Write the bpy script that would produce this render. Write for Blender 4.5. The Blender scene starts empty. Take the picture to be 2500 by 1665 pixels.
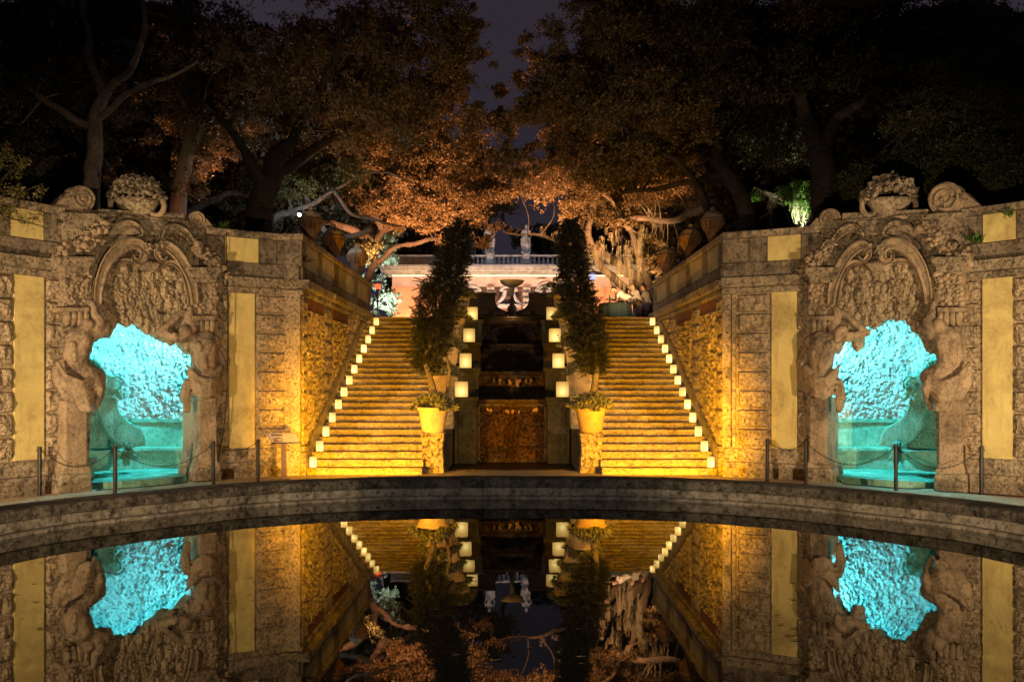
import bpy, bmesh, math, random
import numpy as np
from math import sin, cos, pi, sqrt, radians
from mathutils import Vector, Matrix, noise
random.seed(7); RNG = np.random.default_rng(7)
SC = bpy.context.scene
COL = SC.collection
F = 2300.0; CZ = 2.05; YH = 940.0
V = Vector

# ------------------------------------------------------------------ camera
cam = bpy.data.cameras.new('camera'); co = bpy.data.objects.new('camera', cam); COL.objects.link(co)
co.location = (0, 0, CZ); co.rotation_euler = (radians(90), 0, 0)
cam.sensor_width = 36; cam.lens = F / 2500 * 36; cam.shift_y = (YH - 832.5) / 2500
cam.clip_start = 0.1; cam.clip_end = 2000
SC.camera = co
SC.view_settings.view_transform = 'Standard'; SC.view_settings.look = 'None'
SC.view_settings.exposure = 0; SC.view_settings.gamma = 1

def P(px, py, D):
    return V(((px - 1250) * D / F, D, CZ - (py - YH) * D / F))

# ------------------------------------------------------------------ mesh builder
class MB:
    def __init__(s): s.v = []; s.f = []
    def add(s, vs, fs):
        o = len(s.v); s.v += [tuple(v) for v in vs]; s.f += [tuple(i + o for i in f) for f in fs]; return s
    def hexa(s, c):   # 8 corners: 4 bottom ccw, 4 top ccw
        return s.add(c, [(3,2,1,0),(4,5,6,7),(0,1,5,4),(1,2,6,5),(2,3,7,6),(3,0,4,7)])
    def box(s, x0, x1, y0, y1, z0, z1):
        return s.hexa([(x0,y0,z0),(x1,y0,z0),(x1,y1,z0),(x0,y1,z0),(x0,y0,z1),(x1,y0,z1),(x1,y1,z1),(x0,y1,z1)])
    def grid(s, pts, closeu=False, flip=False):  # pts[i][j]
        n, m = len(pts), len(pts[0]); vs = [p for r in pts for p in r]; fs = []
        for i in range(n - (0 if closeu else 1)):
            for j in range(m - 1):
                a, b = i*m+j, ((i+1) % n)*m+j
                q = (a, b, b+1, a+1); fs.append(q[::-1] if flip else q)
        return s.add(vs, fs)
    def lathe(s, prof, c, n=24, squash=1.0):   # prof [(r,z)]
        pts = [[(c[0]+r*cos(2*pi*i/n), c[1]+r*sin(2*pi*i/n)*squash, c[2]+z) for r, z in prof] for i in range(n)]
        s.grid(pts, closeu=True)
        return s
    def tube(s, pts, rad, n=8, cap=True):
        pts = [V(p) for p in pts]; m = len(pts)
        if not hasattr(rad, '__len__'): rad = [rad]*m
        t = [(pts[min(i+1,m-1)] - pts[max(i-1,0)]).normalized() for i in range(m)]
        up = V((0,0,1)) if abs(t[0].z) < .9 else V((1,0,0))
        u = t[0].cross(up).normalized(); rings = []
        for i in range(m):
            u = (u - t[i]*u.dot(t[i]))
            u = u.normalized() if u.length > 1e-6 else t[i].orthogonal().normalized()
            w = t[i].cross(u)
            rings.append([pts[i] + (u*cos(2*pi*k/n) + w*sin(2*pi*k/n))*rad[i] for k in range(n)])
        vs = [p for r in rings for p in r]; fs = []
        for i in range(m-1):
            for k in range(n):
                a = i*n+k; b = i*n+(k+1) % n
                fs.append((a, b, b+n, a+n))
        if cap: fs.append(tuple(range(n))[::-1]); fs.append(tuple((m-1)*n+k for k in range(n)))
        return s.add(vs, fs)
    def ball(s, c, r, n=10, m=7, ax=None):
        if not hasattr(r, '__len__'): r = (r, r, r)
        A = ax or (V((1,0,0)), V((0,1,0)), V((0,0,1))); c = V(c)
        vs = [c + A[2]*r[2]]; fs = []
        for j in range(1, m):
            for i in range(n):
                th = pi*j/m; ph = 2*pi*i/n
                vs.append(c + A[0]*(r[0]*sin(th)*cos(ph)) + A[1]*(r[1]*sin(th)*sin(ph)) + A[2]*(r[2]*cos(th)))
        vs.append(c - A[2]*r[2]); L = len(vs)-1
        for i in range(n):
            k = (i+1) % n
            fs.append((0, 1+i, 1+k)); fs.append((L, L-n+k, L-n+i))
            for j in range(m-2):
                a = 1+j*n; fs.append((a+i, a+n+i, a+n+k, a+k))
        return s.add(vs, fs)
    def capsule(s, a, b, ra, rb, n=10):
        a, b = V(a), V(b); s.tube([a, b], [ra, rb], n); s.ball(a, ra, n, 6); s.ball(b, rb, n, 6); return s

WL = {}
def _wl(o): return WL.get(o.name, V((0,0,0)))
def tag(o, label=None, cat=None, group=None, kind=None):
    if label: o['label'] = label
    if cat: o['category'] = cat
    if group: o['group'] = group
    if kind: o['kind'] = kind
    return o
def thing(name, label, cat, loc=(0,0,0), group=None):
    o = bpy.data.objects.new(name, None); COL.objects.link(o); o.empty_display_size = .2
    o.location = loc; WL[o.name] = V(loc)
    return tag(o, label, cat, group)
def obj(name, mb, mat, parent=None, smooth=False, label=None, cat=None, group=None, kind=None, bevel=0, fixn=True):
    if isinstance(mb, MB): v, f = mb.v, mb.f
    else: v, f = mb
    if parent is not None: off = _wl(parent)
    else:
        a = np.array(v); off = V(((a[:,0].min()+a[:,0].max())/2, (a[:,1].min()+a[:,1].max())/2, a[:,2].min()))
    me = bpy.data.meshes.new(name)
    me.from_pydata([(x-off.x, y-off.y, z-off.z) for x, y, z in v], [], f)
    if fixn:
        bm = bmesh.new(); bm.from_mesh(me); bmesh.ops.recalc_face_normals(bm, faces=bm.faces); bm.to_mesh(me); bm.free()
    me.materials.append(mat)
    if smooth: me.polygons.foreach_set('use_smooth', [True]*len(me.polygons))
    o = bpy.data.objects.new(name, me); COL.objects.link(o)
    if parent is not None: o.parent = parent; WL[o.name] = off
    else: o.location = off; WL[o.name] = off
    if bevel:
        b = o.modifiers.new('bevel', 'BEVEL'); b.width = bevel; b.segments = 2; b.limit_method = 'ANGLE'; b.angle_limit = radians(40)
    return tag(o, label, cat, group, kind)
def sculpt(name, mb, mat, parent, voxel=.03, smooth=4, disp=None, label=None):
    me = bpy.data.meshes.new('tmp'); me.from_pydata([tuple(v) for v in mb.v], [], mb.f)
    t = bpy.data.objects.new('tmp', me); COL.objects.link(t)
    m = t.modifiers.new('r', 'REMESH'); m.mode = 'VOXEL'; m.voxel_size = voxel
    m = t.modifiers.new('s', 'SMOOTH'); m.iterations = smooth; m.factor = .5
    dg = bpy.context.evaluated_depsgraph_get(); dg.update()
    ev = t.evaluated_get(dg).to_mesh()
    vs = [v.co.copy() for v in ev.vertices]; ns = [v.normal.copy() for v in ev.vertices]
    fs = [tuple(p.vertices) for p in ev.polygons]
    bpy.data.objects.remove(t)
    if disp: vs = [v + n*disp(v) for v, n in zip(vs, ns)]
    return obj(name, ([tuple(v) for v in vs], fs), mat, parent, smooth=True, label=label, fixn=False)
def copy_tree(o, parent=None):
    c = o.copy(); COL.objects.link(c)
    if parent is not None: c.parent = parent
    for ch in list(o.children): copy_tree(ch, c)
    return c
def nz(p, s=1.0, o=0.0):
    return noise.noise(V((p[0]*s+o, p[1]*s+o, p[2]*s-o)))
def fbm(p, s=1.0, oct=4, o=0.0):
    return noise.fractal(V((p[0]*s+o, p[1]*s+o, p[2]*s-o)), 1.0, 2.1, oct)
def vor(p, s=1.0, o=0.0):
    d = noise.voronoi(V((p[0]*s+o, p[1]*s, p[2]*s)))[0]; return d[0], d[1]

# ------------------------------------------------------------------ materials
def newmat(name):
    m = bpy.data.materials.new(name); m.use_nodes = True; nt = m.node_tree; nt.nodes.clear()
    out = nt.nodes.new('ShaderNodeOutputMaterial'); return m, nt, out
def _n(nt, t, **k):
    n = nt.nodes.new(t)
    for a, b in k.items():
        if a.startswith('i_'):
            key = a[2:]; n.inputs[int(key) if key.isdigit() else key.replace('_', ' ')].default_value = b
        else: setattr(n, a, b)
    return n
def ramp(nt, src, stops, interp='LINEAR'):
    r = nt.nodes.new('ShaderNodeValToRGB'); r.color_ramp.interpolation = interp
    els = r.color_ramp.elements
    while len(els) < len(stops): els.new(.5)
    for e, (p, c) in zip(els, stops):
        e.position = p; e.color = (c[0], c[1], c[2], 1) if hasattr(c, '__len__') else (c, c, c, 1)
    nt.links.new(src, r.inputs[0]); return r
def mixc(nt, fac, a, b, mode='MIX'):
    m = nt.nodes.new('ShaderNodeMix'); m.data_type = 'RGBA'; m.blend_type = mode
    def put(s, val):
        if hasattr(val, 'is_linked') or hasattr(val, 'links'): nt.links.new(val, s)
        else: s.default_value = val if not hasattr(val, '__len__') or len(val) == 4 else (*val, 1)
    if hasattr(fac, 'links'): nt.links.new(fac, m.inputs[0])
    else: m.inputs[0].default_value = fac
    put(m.inputs[6], a); put(m.inputs[7], b); return m.outputs[2]
def coords(nt, sc=(1,1,1)):
    g = nt.nodes.new('ShaderNodeNewGeometry'); mp = nt.nodes.new('ShaderNodeMapping')
    mp.inputs['Scale'].default_value = sc; nt.links.new(g.outputs['Position'], mp.inputs[0]); return mp.outputs[0]
def tex_noise(nt, co_, s, det=6, rough=.6, dist=0):
    n = _n(nt, 'ShaderNodeTexNoise'); n.inputs['Scale'].default_value = s; n.inputs['Detail'].default_value = det
    n.inputs['Roughness'].default_value = rough; n.inputs['Distortion'].default_value = dist
    nt.links.new(co_, n.inputs['Vector']); return n.outputs[0]
def tex_vor(nt, co_, s, feat='F1'):
    n = _n(nt, 'ShaderNodeTexVoronoi'); n.feature = feat; n.inputs['Scale'].default_value = s
    nt.links.new(co_, n.inputs['Vector']); return n.outputs[0]
def math_(nt, op, a, b=None, c=None, clamp=False):
    m = nt.nodes.new('ShaderNodeMath'); m.operation = op; m.use_clamp = clamp
    for i, x in enumerate((a, b, c)):
        if x is None: continue
        if hasattr(x, 'links'): nt.links.new(x, m.inputs[i])
        else: m.inputs[i].default_value = x
    return m.outputs[0]
def stone(name, c1, c2, dark, stain_shade=.5, pit=.5, pscale=28, bump=.5, rough=.9, streak=True, blotch=1.1, bdist=.02, joint=None):
    m, nt, out = newmat(name); L = nt.links; pos = coords(nt)
    b = _n(nt, 'ShaderNodeBsdfPrincipled'); b.inputs['Roughness'].default_value = rough
    b.inputs['Specular IOR Level'].default_value = .25
    n1 = tex_noise(nt, pos, 2.3, 8, .65); n2 = tex_noise(nt, pos, blotch, 10, .72, .6)
    n3 = tex_noise(nt, pos, 14, 8, .7)
    col = mixc(nt, ramp(nt, n1, [(.35, 0), (.65, 1)]).outputs[0], c1, c2)
    st = coords(nt, (3.2, 3.2, .45)); n4 = tex_noise(nt, st, 1.6, 8, .7)
    sm = math_(nt, 'MULTIPLY', ramp(nt, n2, [(.47, 0), (.62, 1)]).outputs[0], stain_shade)
    if streak: sm = math_(nt, 'MAXIMUM', sm, math_(nt, 'MULTIPLY', ramp(nt, n4, [(.52, 0), (.70, 1)]).outputs[0], stain_shade))
    sm = math_(nt, 'MULTIPLY', sm, ramp(nt, n3, [(.3, .35), (.6, 1)]).outputs[0])
    col = mixc(nt, sm, col, dark)
    vp = tex_noise(nt, pos, pscale, 5, .75, .3)
    pm = math_(nt, 'MULTIPLY', ramp(nt, vp, [(.34, 1), (.46, 0)]).outputs[0], pit)
    col = mixc(nt, pm, col, (dark[0]*.6, dark[1]*.6, dark[2]*.6))
    h = math_(nt, 'ADD', math_(nt, 'MULTIPLY', ramp(nt, vp, [(.3, 0), (.5, 1)]).outputs[0], .6), math_(nt, 'MULTIPLY', n3, .8))
    h = math_(nt, 'ADD', h, math_(nt, 'MULTIPLY', n1, 1.2))
    bp = _n(nt, 'ShaderNodeBump'); bp.inputs['Strength'].default_value = bump; bp.inputs['Distance'].default_value = bdist
    L.new(h, bp.inputs['Height']); L.new(bp.outputs[0], b.inputs['Normal'])
    L.new(col, b.inputs['Base Color']); L.new(b.outputs[0], out.inputs[0]); return m
def plain(name, c, rough=.6, metal=0, var=.25, vs=6, bump=0, spec=.4):
    m, nt, out = newmat(name); pos = coords(nt)
    b = _n(nt, 'ShaderNodeBsdfPrincipled'); b.inputs['Roughness'].default_value = rough; b.inputs['Metallic'].default_value = metal
    b.inputs['Specular IOR Level'].default_value = spec
    n = tex_noise(nt, pos, vs, 7, .65)
    d = tuple(x*(1-var) for x in c); e = tuple(min(1, x*(1+var)) for x in c)
    nt.links.new(ramp(nt, n, [(.3, d), (.7, e)]).outputs[0], b.inputs['Base Color'])
    if bump:
        bp = _n(nt, 'ShaderNodeBump'); bp.inputs['Strength'].default_value = bump; bp.inputs['Distance'].default_value = .01
        nt.links.new(tex_noise(nt, pos, vs*6, 6, .7), bp.inputs['Height']); nt.links.new(bp.outputs[0], b.inputs['Normal'])
    nt.links.new(b.outputs[0], out.inputs[0]); return m
def leafmat(name, c1, c2, trans=.35, rough=.5):
    m, nt, out = newmat(name)
    g = nt.nodes.new('ShaderNodeNewGeometry')
    r = ramp(nt, g.outputs['Random Per Island'], [(0, c1), (1, c2)])
    b = _n(nt, 'ShaderNodeBsdfPrincipled'); b.inputs['Roughness'].default_value = rough; b.inputs['Specular IOR Level'].default_value = .35
    t = _n(nt, 'ShaderNodeBsdfTranslucent'); mx = _n(nt, 'ShaderNodeMixShader'); mx.inputs[0].default_value = trans
    nt.links.new(r.outputs[0], b.inputs['Base Color']); nt.links.new(r.outputs[0], t.inputs[0])
    nt.links.new(b.outputs[0], mx.inputs[1]); nt.links.new(t.outputs[0], mx.inputs[2]); nt.links.new(mx.outputs[0], out.inputs[0])
    return m
def emit(name, c, s):
    m, nt, out = newmat(name); e = _n(nt, 'ShaderNodeEmission'); e.inputs[0].default_value = (*c, 1); e.inputs[1].default_value = s
    nt.links.new(e.outputs[0], out.inputs[0]); return m

M = {}
M['stone'] = stone('coral_stone', (.46,.36,.235), (.35,.27,.175), (.06,.05,.038), .65, .9, 17, 1.0, bdist=.035)
M['trim'] = stone('weathered_trim', (.40,.325,.22), (.27,.215,.15), (.035,.030,.024), .9, .95, 15, 1.0, blotch=2.0, bdist=.035)
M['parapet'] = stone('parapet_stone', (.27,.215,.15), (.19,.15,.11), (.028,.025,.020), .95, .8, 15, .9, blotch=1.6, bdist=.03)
M['carved'] = stone('carved_limestone', (.40,.305,.20), (.29,.22,.15), (.035,.028,.022), .8, .75, 20, .7, bdist=.02)
M['rock'] = stone('grotto_rock', (.50,.40,.26), (.34,.27,.18), (.05,.04,.03), .5, .8, 17, 1.2, bdist=.03)
M['whiterock'] = stone('pale_shell_rock', (.66,.66,.62), (.48,.52,.49), (.04,.065,.06), .6, 1.0, 16, .8, bdist=.02, streak=False, blotch=4)  # strong dark pit colour paints in the shade of the crevices
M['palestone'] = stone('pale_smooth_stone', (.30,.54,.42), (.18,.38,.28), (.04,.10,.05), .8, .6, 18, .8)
M['plaster'] = stone('yellow_plaster', (.62,.52,.205), (.53,.43,.165), (.27,.20,.085), .85, .15, 22, .25, streak=True, blotch=.8)  # dark blotches are stains plus painted dappled branch shadows
M['plaster2'] = stone('dull_plaster', (.42,.35,.21), (.36,.29,.17), (.15,.11,.07), .5, .1, 20, .2)
M['redplaster'] = plain('red_plaster', (.13,.048,.022), .9, 0, .35, 3)
M['step'] = stone('worn_step_stone', (.44,.34,.20), (.30,.23,.135), (.09,.065,.035), .45, .7, 17, .9, streak=False, blotch=2.2, bdist=.03)
M['verm'] = stone('vermiculated_stone', (.44,.34,.20), (.33,.255,.15), (.05,.036,.02), .5, 1.0, 11, 1.3, bdist=.05)
M['kerb'] = stone('mossy_kerb', (.17,.152,.125), (.07,.064,.052), (.016,.017,.013), 1.0, .95, 13, 1.0, blotch=2.8, bdist=.04)
M['kerb2'] = stone('kerb_lower_course', (.32,.29,.24), (.17,.155,.13), (.03,.03,.022), .95, .8, 13, .9, blotch=1.8, bdist=.03)
M['path'] = stone('sandy_path', (.56,.46,.32), (.44,.36,.24), (.2,.16,.11), .4, .3, 22, .4, streak=False)
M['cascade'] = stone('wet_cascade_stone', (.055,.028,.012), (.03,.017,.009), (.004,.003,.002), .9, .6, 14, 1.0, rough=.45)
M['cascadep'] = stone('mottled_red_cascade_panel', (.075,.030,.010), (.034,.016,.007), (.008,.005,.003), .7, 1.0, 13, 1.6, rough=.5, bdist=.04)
M['calcite'] = stone('calcite_drip', (.34,.20,.09), (.2,.10,.04), (.06,.03,.015), .5, .4, 20, .6)
M['pier'] = stone('mossy_pier', (.085,.07,.035), (.05,.042,.022), (.012,.012,.008), .8, .4, 12, .8)
M['terracotta'] = stone('terracotta', (.52,.34,.11), (.42,.25,.085), (.16,.10,.06), .6, .15, 20, .3)
M['palepot'] = stone('pale_clay', (.52,.40,.25), (.42,.31,.19), (.16,.12,.08), .6, .15, 20, .3)
M['bark'] = stone('bark', (.040,.030,.022), (.024,.018,.014), (.008,.007,.006), .6, .7, 18, 1.2, blotch=3)
M['bark2'] = stone('pale_bark', (.17,.135,.10), (.11,.085,.065), (.03,.024,.018), .5, .6, 18, 1.0, blotch=3)
M['soil'] = plain('dark_soil', (.03,.024,.016), 1, 0, .4, 2)
M['metal'] = plain('black_metal', (.018,.016,.017), .45, .3, .3, 10)
M['steel'] = plain('steel', (.4,.4,.42), .35, .9, .1, 10)
M['rubber'] = plain('black_rubber', (.008,.008,.009), .6, 0, .2, 10)
M['leaf_oak'] = leafmat('oak_leaves', (.035,.030,.012), (.17,.115,.05))
M['leaf_dark'] = leafmat('dark_leaves', (.018,.018,.008), (.07,.055,.024))
M['leaf_olive'] = leafmat('olive_leaves', (.022,.028,.009), (.085,.09,.03))
M['leaf_green'] = leafmat('green_leaves', (.03,.07,.012), (.10,.17,.03))
M['leaf_succ'] = leafmat('fleshy_leaves', (.06,.07,.035), (.24,.22,.12), .05)
M['leaf_conifer'] = leafmat('conifer_leaves', (.007,.009,.004), (.028,.026,.010), .1)
M['leaf_dry'] = leafmat('fallen_leaves', (.05,.03,.015), (.16,.11,.05), .1)
M['moss'] = leafmat('spanish_moss', (.20,.18,.12), (.36,.32,.22), .4, .9)
M['grey'] = stone('grey_balustrade_stone', (.34,.32,.29), (.25,.235,.21), (.07,.065,.06), .7, .5, 14, .8)
M['peach'] = stone('brushed_orange_plaster', (.52,.26,.13), (.42,.19,.09), (.30,.13,.06), .5, .2, 10, .4)
M['blue_edge'] = plain('blue_sign_edge', (.03,.03,.16), .4)
M['paper'] = plain('sign_face', (.42,.36,.36), .5, 0, .08, 4)
M['ink'] = plain('sign_ink', (.10,.08,.13), .6)
M['inkpale'] = plain('sign_text_ink', (.25,.20,.20), .6)
M['green_cloth'] = plain('green_cloth', (.02,.12,.09), .9, 0, .3, 3)
M['skin'] = plain('skin', (.42,.26,.18), .6, 0, .1, 8)
M['shirt'] = plain('pale_shirt', (.45,.45,.45), .9, 0, .2, 5)
M['trousers'] = plain('dark_trousers', (.04,.04,.05), .9, 0, .2, 5)
M['hair'] = plain('dark_hair', (.02,.015,.012), .7)
M['red_hot'] = emit('glowing_burner', (1,.10,.03), 2.2)
M['white_glow'] = emit('white_lamp', (.80,.88,1.0), 60)

def lantern_mat(name, zmax, strength, center=.35):
    m, nt, out = newmat(name); L = nt.links
    tc = _n(nt, 'ShaderNodeTexCoord'); sp = _n(nt, 'ShaderNodeSeparateXYZ'); L.new(tc.outputs['Object'], sp.inputs[0])
    zz = math_(nt, 'DIVIDE', sp.outputs[2], zmax)
    a = math_(nt, 'ABSOLUTE', math_(nt, 'SUBTRACT', zz, center))
    x = math_(nt, 'DIVIDE', math_(nt, 'ABSOLUTE', sp.outputs[0]), zmax)
    d = math_(nt, 'ADD', math_(nt, 'MULTIPLY', a, a), math_(nt, 'MULTIPLY', math_(nt, 'MULTIPLY', x, x), 1.4))
    d = math_(nt, 'SQRT', d)
    r = ramp(nt, d, [(0, (1, .78, .26)), (.3, (1, .64, .17)), (.75, (.84, .42, .09))])
    s = ramp(nt, d, [(0, 1), (.35, .62), (.8, .36)])
    e = _n(nt, 'ShaderNodeEmission'); L.new(r.outputs[0], e.inputs[0])
    oi = nt.nodes.new('ShaderNodeObjectInfo'); L.new(math_(nt, 'MULTIPLY', math_(nt, 'MULTIPLY', s.outputs[0], strength), math_(nt, 'ADD', math_(nt, 'MULTIPLY', oi.outputs['Random'], .6), .65)), e.inputs[1]); L.new(e.outputs[0], out.inputs[0]); return m
M['lant_s'] = lantern_mat('small_lantern_glow', .25, 3.6)
M['lant_l'] = lantern_mat('large_lantern_glow', .40, 1.9)

# ------------------------------------------------------------------ curved garden walls
class Wall:
    def __init__(s, side, yc, R): s.side = side; s.yc = yc; s.R = R
    def mx(s, px): return px if s.side < 0 else 2505 - px        # px given as on the left half
    def W(s, px, py, d=0.0):
        u = (s.mx(px) - 1250) / F; r = s.R - d; a = 1 + u*u
        D = (s.yc + sqrt(s.yc**2 - a*(s.yc**2 - r*r))) / a
        return V((u*D, D, CZ - (py - YH)*D/F))
    def Z(s, px, z, d=0.0):
        p = s.W(px, YH, d); p.z = z; return p
    def k(s, px): return s.W(px, YH).y / F
    def nrm(s, px):                                             # towards the pool
        p = s.W(px, YH); n = V((-p.x, s.yc - p.y, 0)); return n.normalized()
    def tan(s, px):                                             # towards picture right
        n = s.nrm(px); return V((-n.y, n.x, 0)) if -n.y > 0 else V((n.y, -n.x, 0))
    def arcbox(s, mb, p0, p1, z0, z1, d0, d1, n=1, wob=0):
        A = []
        for i in range(n+1):
            px = p0 + (p1-p0)*i/n; nr = s.nrm(px); b = s.Z(px, 0, 0)
            w = wob*nz(b, 3) if wob else 0
            f = b + nr*(d1 + w); g = b + nr*d0
            A.append((f, g))
        pts = [[V((f.x,f.y,z0)), V((f.x,f.y,z1)), V((g.x,g.y,z1)), V((g.x,g.y,z0)), V((f.x,f.y,z0))] for f, g in A]
        mb.grid(pts)
        for f, g in (A[0], A[-1]):
            mb.add([V((f.x,f.y,z0)), V((f.x,f.y,z1)), V((g.x,g.y,z1)), V((g.x,g.y,z0))], [(0,1,2,3)])
    def block(s, mb, p0, p1, z0, z1, d0, d1, amp=.03, n=9, m=7, ns=9, seed=0):
        # rusticated stone with pillowed rough face
        rows = []
        for i in range(n+1):
            u = i/n; px = p0+(p1-p0)*u; nr = s.nrm(px); b = s.Z(px, 0, 0); row = []
            for j in range(m+1):
                v = j/m; z = z0+(z1-z0)*v
                e = min(u, 1-u)*n*.8; g = min(v, 1-v)*m*.8; ed = min(1, e)*min(1, g)
                p = b + nr*d1; p.z = z
                h = ed*(.6*amp + amp*1.5*fbm(p, ns, 4, seed)) - (1-min(1, ed))*(d1-d0)*.9*(1 if ed < .01 else 0)
                q = p + nr*h; row.append(q)
            rows.append(row)
        mb.grid(rows)
    def prism(s, mb, outline, d0, d1):
        f = [s.W(x, y, d1) for x, y in outline]
        g = [q - s.nrm(x)*(d1-d0) for q, (x, y) in zip(f, outline)]
        n = len(f); mb.add(f+g, [tuple(range(n)), tuple(range(2*n-1, n-1, -1))] + [(i, n+i, n+(i+1) % n, (i+1) % n) for i in range(n)])
WA = Wall(-1, 12.4, 10.4); WB = Wall(1, 10.0, 12.15)
LIGHTS = []
def lamp(kind, loc, energy, col, target=None, size=.1, angle=60, blend=.6, sx=None, sy=None, name='lamp'):
    l = bpy.data.lights.new(name, kind); l.energy = energy; l.color = col
    o = bpy.data.objects.new(name, l); COL.objects.link(o); o.location = loc
    if kind == 'AREA':
        l.shape = 'RECTANGLE'; l.size = sx or size; l.size_y = sy or size
    elif kind != 'SUN': l.shadow_soft_size = size
    if kind == 'SPOT': l.spot_size = radians(angle); l.spot_blend = blend
    if target is not None:
        o.rotation_euler = (V(target)-V(loc)).to_track_quat('-Z', 'Y').to_euler()
    return o
# ------------------------------------------------------------------ setting: ground, water, hill
g = MB(); g.add([(-60,-20,0),(60,-20,0),(60,22.6,0),(-60,22.6,0)], [(0,1,2,3)])
obj('path', g, M['path'], kind='structure')
g = MB()
for W in (WA, WB):          # terrace earth behind each curved wall
    arc = [W.Z(px, 4.3, -.35) for px in (-900,-700,-500,-300,-150,0,150,300,450,600,700)]
    pts = [V((W.side*60, 8, 4.3))] + arc + [V((W.side*4.95, 21.9, 4.3)), V((W.side*4.95, 31.0, 4.3)), V((W.side*60, 31.0, 4.3))]
    g.add(pts, [tuple(range(len(pts)))])
g.add([(-60,30.9,4.284),(60,30.9,4.284),(60,140,4.284),(-60,140,4.284)], [(0,1,2,3)])
obj('terrain', g, M['soil'], kind='structure', fixn=False)
g = MB(); g.add([(-1500,-1500,-.6),(1500,-1500,-.6),(1500,1500,-.6),(-1500,1500,-.6)], [(0,1,2,3)])
obj('ground', g, M['soil'], kind='structure')

# pool outline (left half measured, mirrored)
def catmull(pts, n=8):
    pts = [V(p) for p in pts]; out = []
    for i in range(len(pts)-1):
        p0 = pts[max(i-1,0)]; p1 = pts[i]; p2 = pts[i+1]; p3 = pts[min(i+2,len(pts)-1)]
        for j in range(n):
            t = j/n
            out.append(.5*((2*p1)+(p2-p0)*t+(2*p0-5*p1+4*p2-p3)*t*t+(3*p1-p0-3*p2+p3)*t**3))
    out.append(pts[-1]); return out
half = [(0,16.07),(1.6,15.98),(3.0,15.62),(4.3,14.85),(5.15,13.9),(5.8,13.1),(6.2,12.4),(6.5,11.4),(6.55,10.2),(6.3,8.6),(5.6,6.9),(4.4,5.4),(2.6,4.4),(0,4.1)]
full = [(x, y, 0) for x, y in half] + [(-x, y, 0) for x, y in half[::-1][1:-1]]
loop = catmull(full + [full[0]], 8)[:-1]
NL = len(loop)
def inward(i):
    t = (loop[(i+1) % NL]-loop[i-1]).normalized(); n = V((-t.y, t.x, 0))
    return n if (V((0,10,0))-loop[i]).dot(n) > 0 else -n
IN = [inward(i) for i in range(NL)]
def rim(prof, name, mat, parent, wob=.012, s=2.2):
    mb = MB(); rows = []
    for i in range(NL):
        row = []
        for j, (d, z) in enumerate(prof):
            p = loop[i] + IN[i]*d; p.z = z
            row.append(p + V((IN[i].x, IN[i].y, .5))*(wob*fbm(p, s, 4, 3)))
        rows.append(row)
    mb.grid(rows, closeu=True); return obj(name, mb, mat, parent, smooth=False)
pool = thing('pool_basin', 'dark mossy stone kerb curving round the reflecting pool', 'pool kerb', (0, 10, 0))
rim([(-.62,-.02),(-.60,.44),(-.45,.465),(-.25,.468),(-.04,.462),(.0,.44),(.005,.36),(-.01,.31),(-.05,.296)], 'coping', M['kerb'], pool)
rim([(-.06,.30),(-.045,.285),(-.04,.19),(-.035,.172),(.03,.165),(.045,.15),(.05,.05),(.05,-.3)], 'lower_course', M['kerb2'], pool, .008)
wat, nt, out = newmat('still_dark_water')
pos = coords(nt, (1, .45, 1)); b = _n(nt, 'ShaderNodeBsdfPrincipled')
b.inputs['Base Color'].default_value = (.004,.0042,.0035,1); b.inputs['Roughness'].default_value = .012; b.inputs['IOR'].default_value = 1.62
bp = _n(nt, 'ShaderNodeBump'); bp.inputs['Strength'].default_value = .03; bp.inputs['Distance'].default_value = .02
nt.links.new(tex_noise(nt, pos, 3.0, 3, .5), bp.inputs['Height']); nt.links.new(bp.outputs[0], b.inputs['Normal']); nt.links.new(b.outputs[0], out.inputs[0])
g = MB(); g.add([loop[i] + IN[i]*(.02) + V((0,0,.115)) for i in range(NL)], [tuple(range(NL))])
obj('water', g, wat, kind='structure')
# litter floating on the water
g = MB()
for i in range(420):
    side = random.choice((-1, 1)); 
    if random.random() < .6: x = side*random.gauss(3.1, 1.0); y = random.gauss(8.6, 1.3)
    else: x = random.uniform(-5, 5); y = random.uniform(6, 14.5)
    a = random.uniform(-.5, .5); l = random.uniform(.012, .045); w = l*.35
    if (x/6.3)**2 + ((y-10)/5.6)**2 > 1: continue
    c, s = cos(a), sin(a); z = .119
    g.add([(x-l*c, y-l*s, z), (x+w*s, y-w*c, z+.004), (x+l*c, y+l*s, z+.002), (x-w*s, y+w*c, z+.003)], [(0,1,2,3)])
obj('floating_leaf_litter', g, M['leaf_dry'], label='tiny dry leaves and specks adrift on the dark pool', cat='leaf litter', kind='stuff')
g = MB()
for i in range(500):
    px = random.uniform(-100, 640); s = random.choice((WA, WB)); p = s.Z(px, .006, random.uniform(.2, 2.0))
    a = random.uniform(0, 6.3); l = random.uniform(.01, .035); w = l*.5
    g.add([(p.x-l*cos(a),p.y-l*sin(a),.006),(p.x+w*sin(a),p.y-w*cos(a),.012),(p.x+l*cos(a),p.y+l*sin(a),.008),(p.x-w*sin(a),p.y+w*cos(a),.01)], [(0,1,2,3)])
obj('path_leaf_litter', g, M['leaf_dry'], label='scattered small dry leaves lying on the sandy path', cat='leaf litter', kind='stuff')

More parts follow.
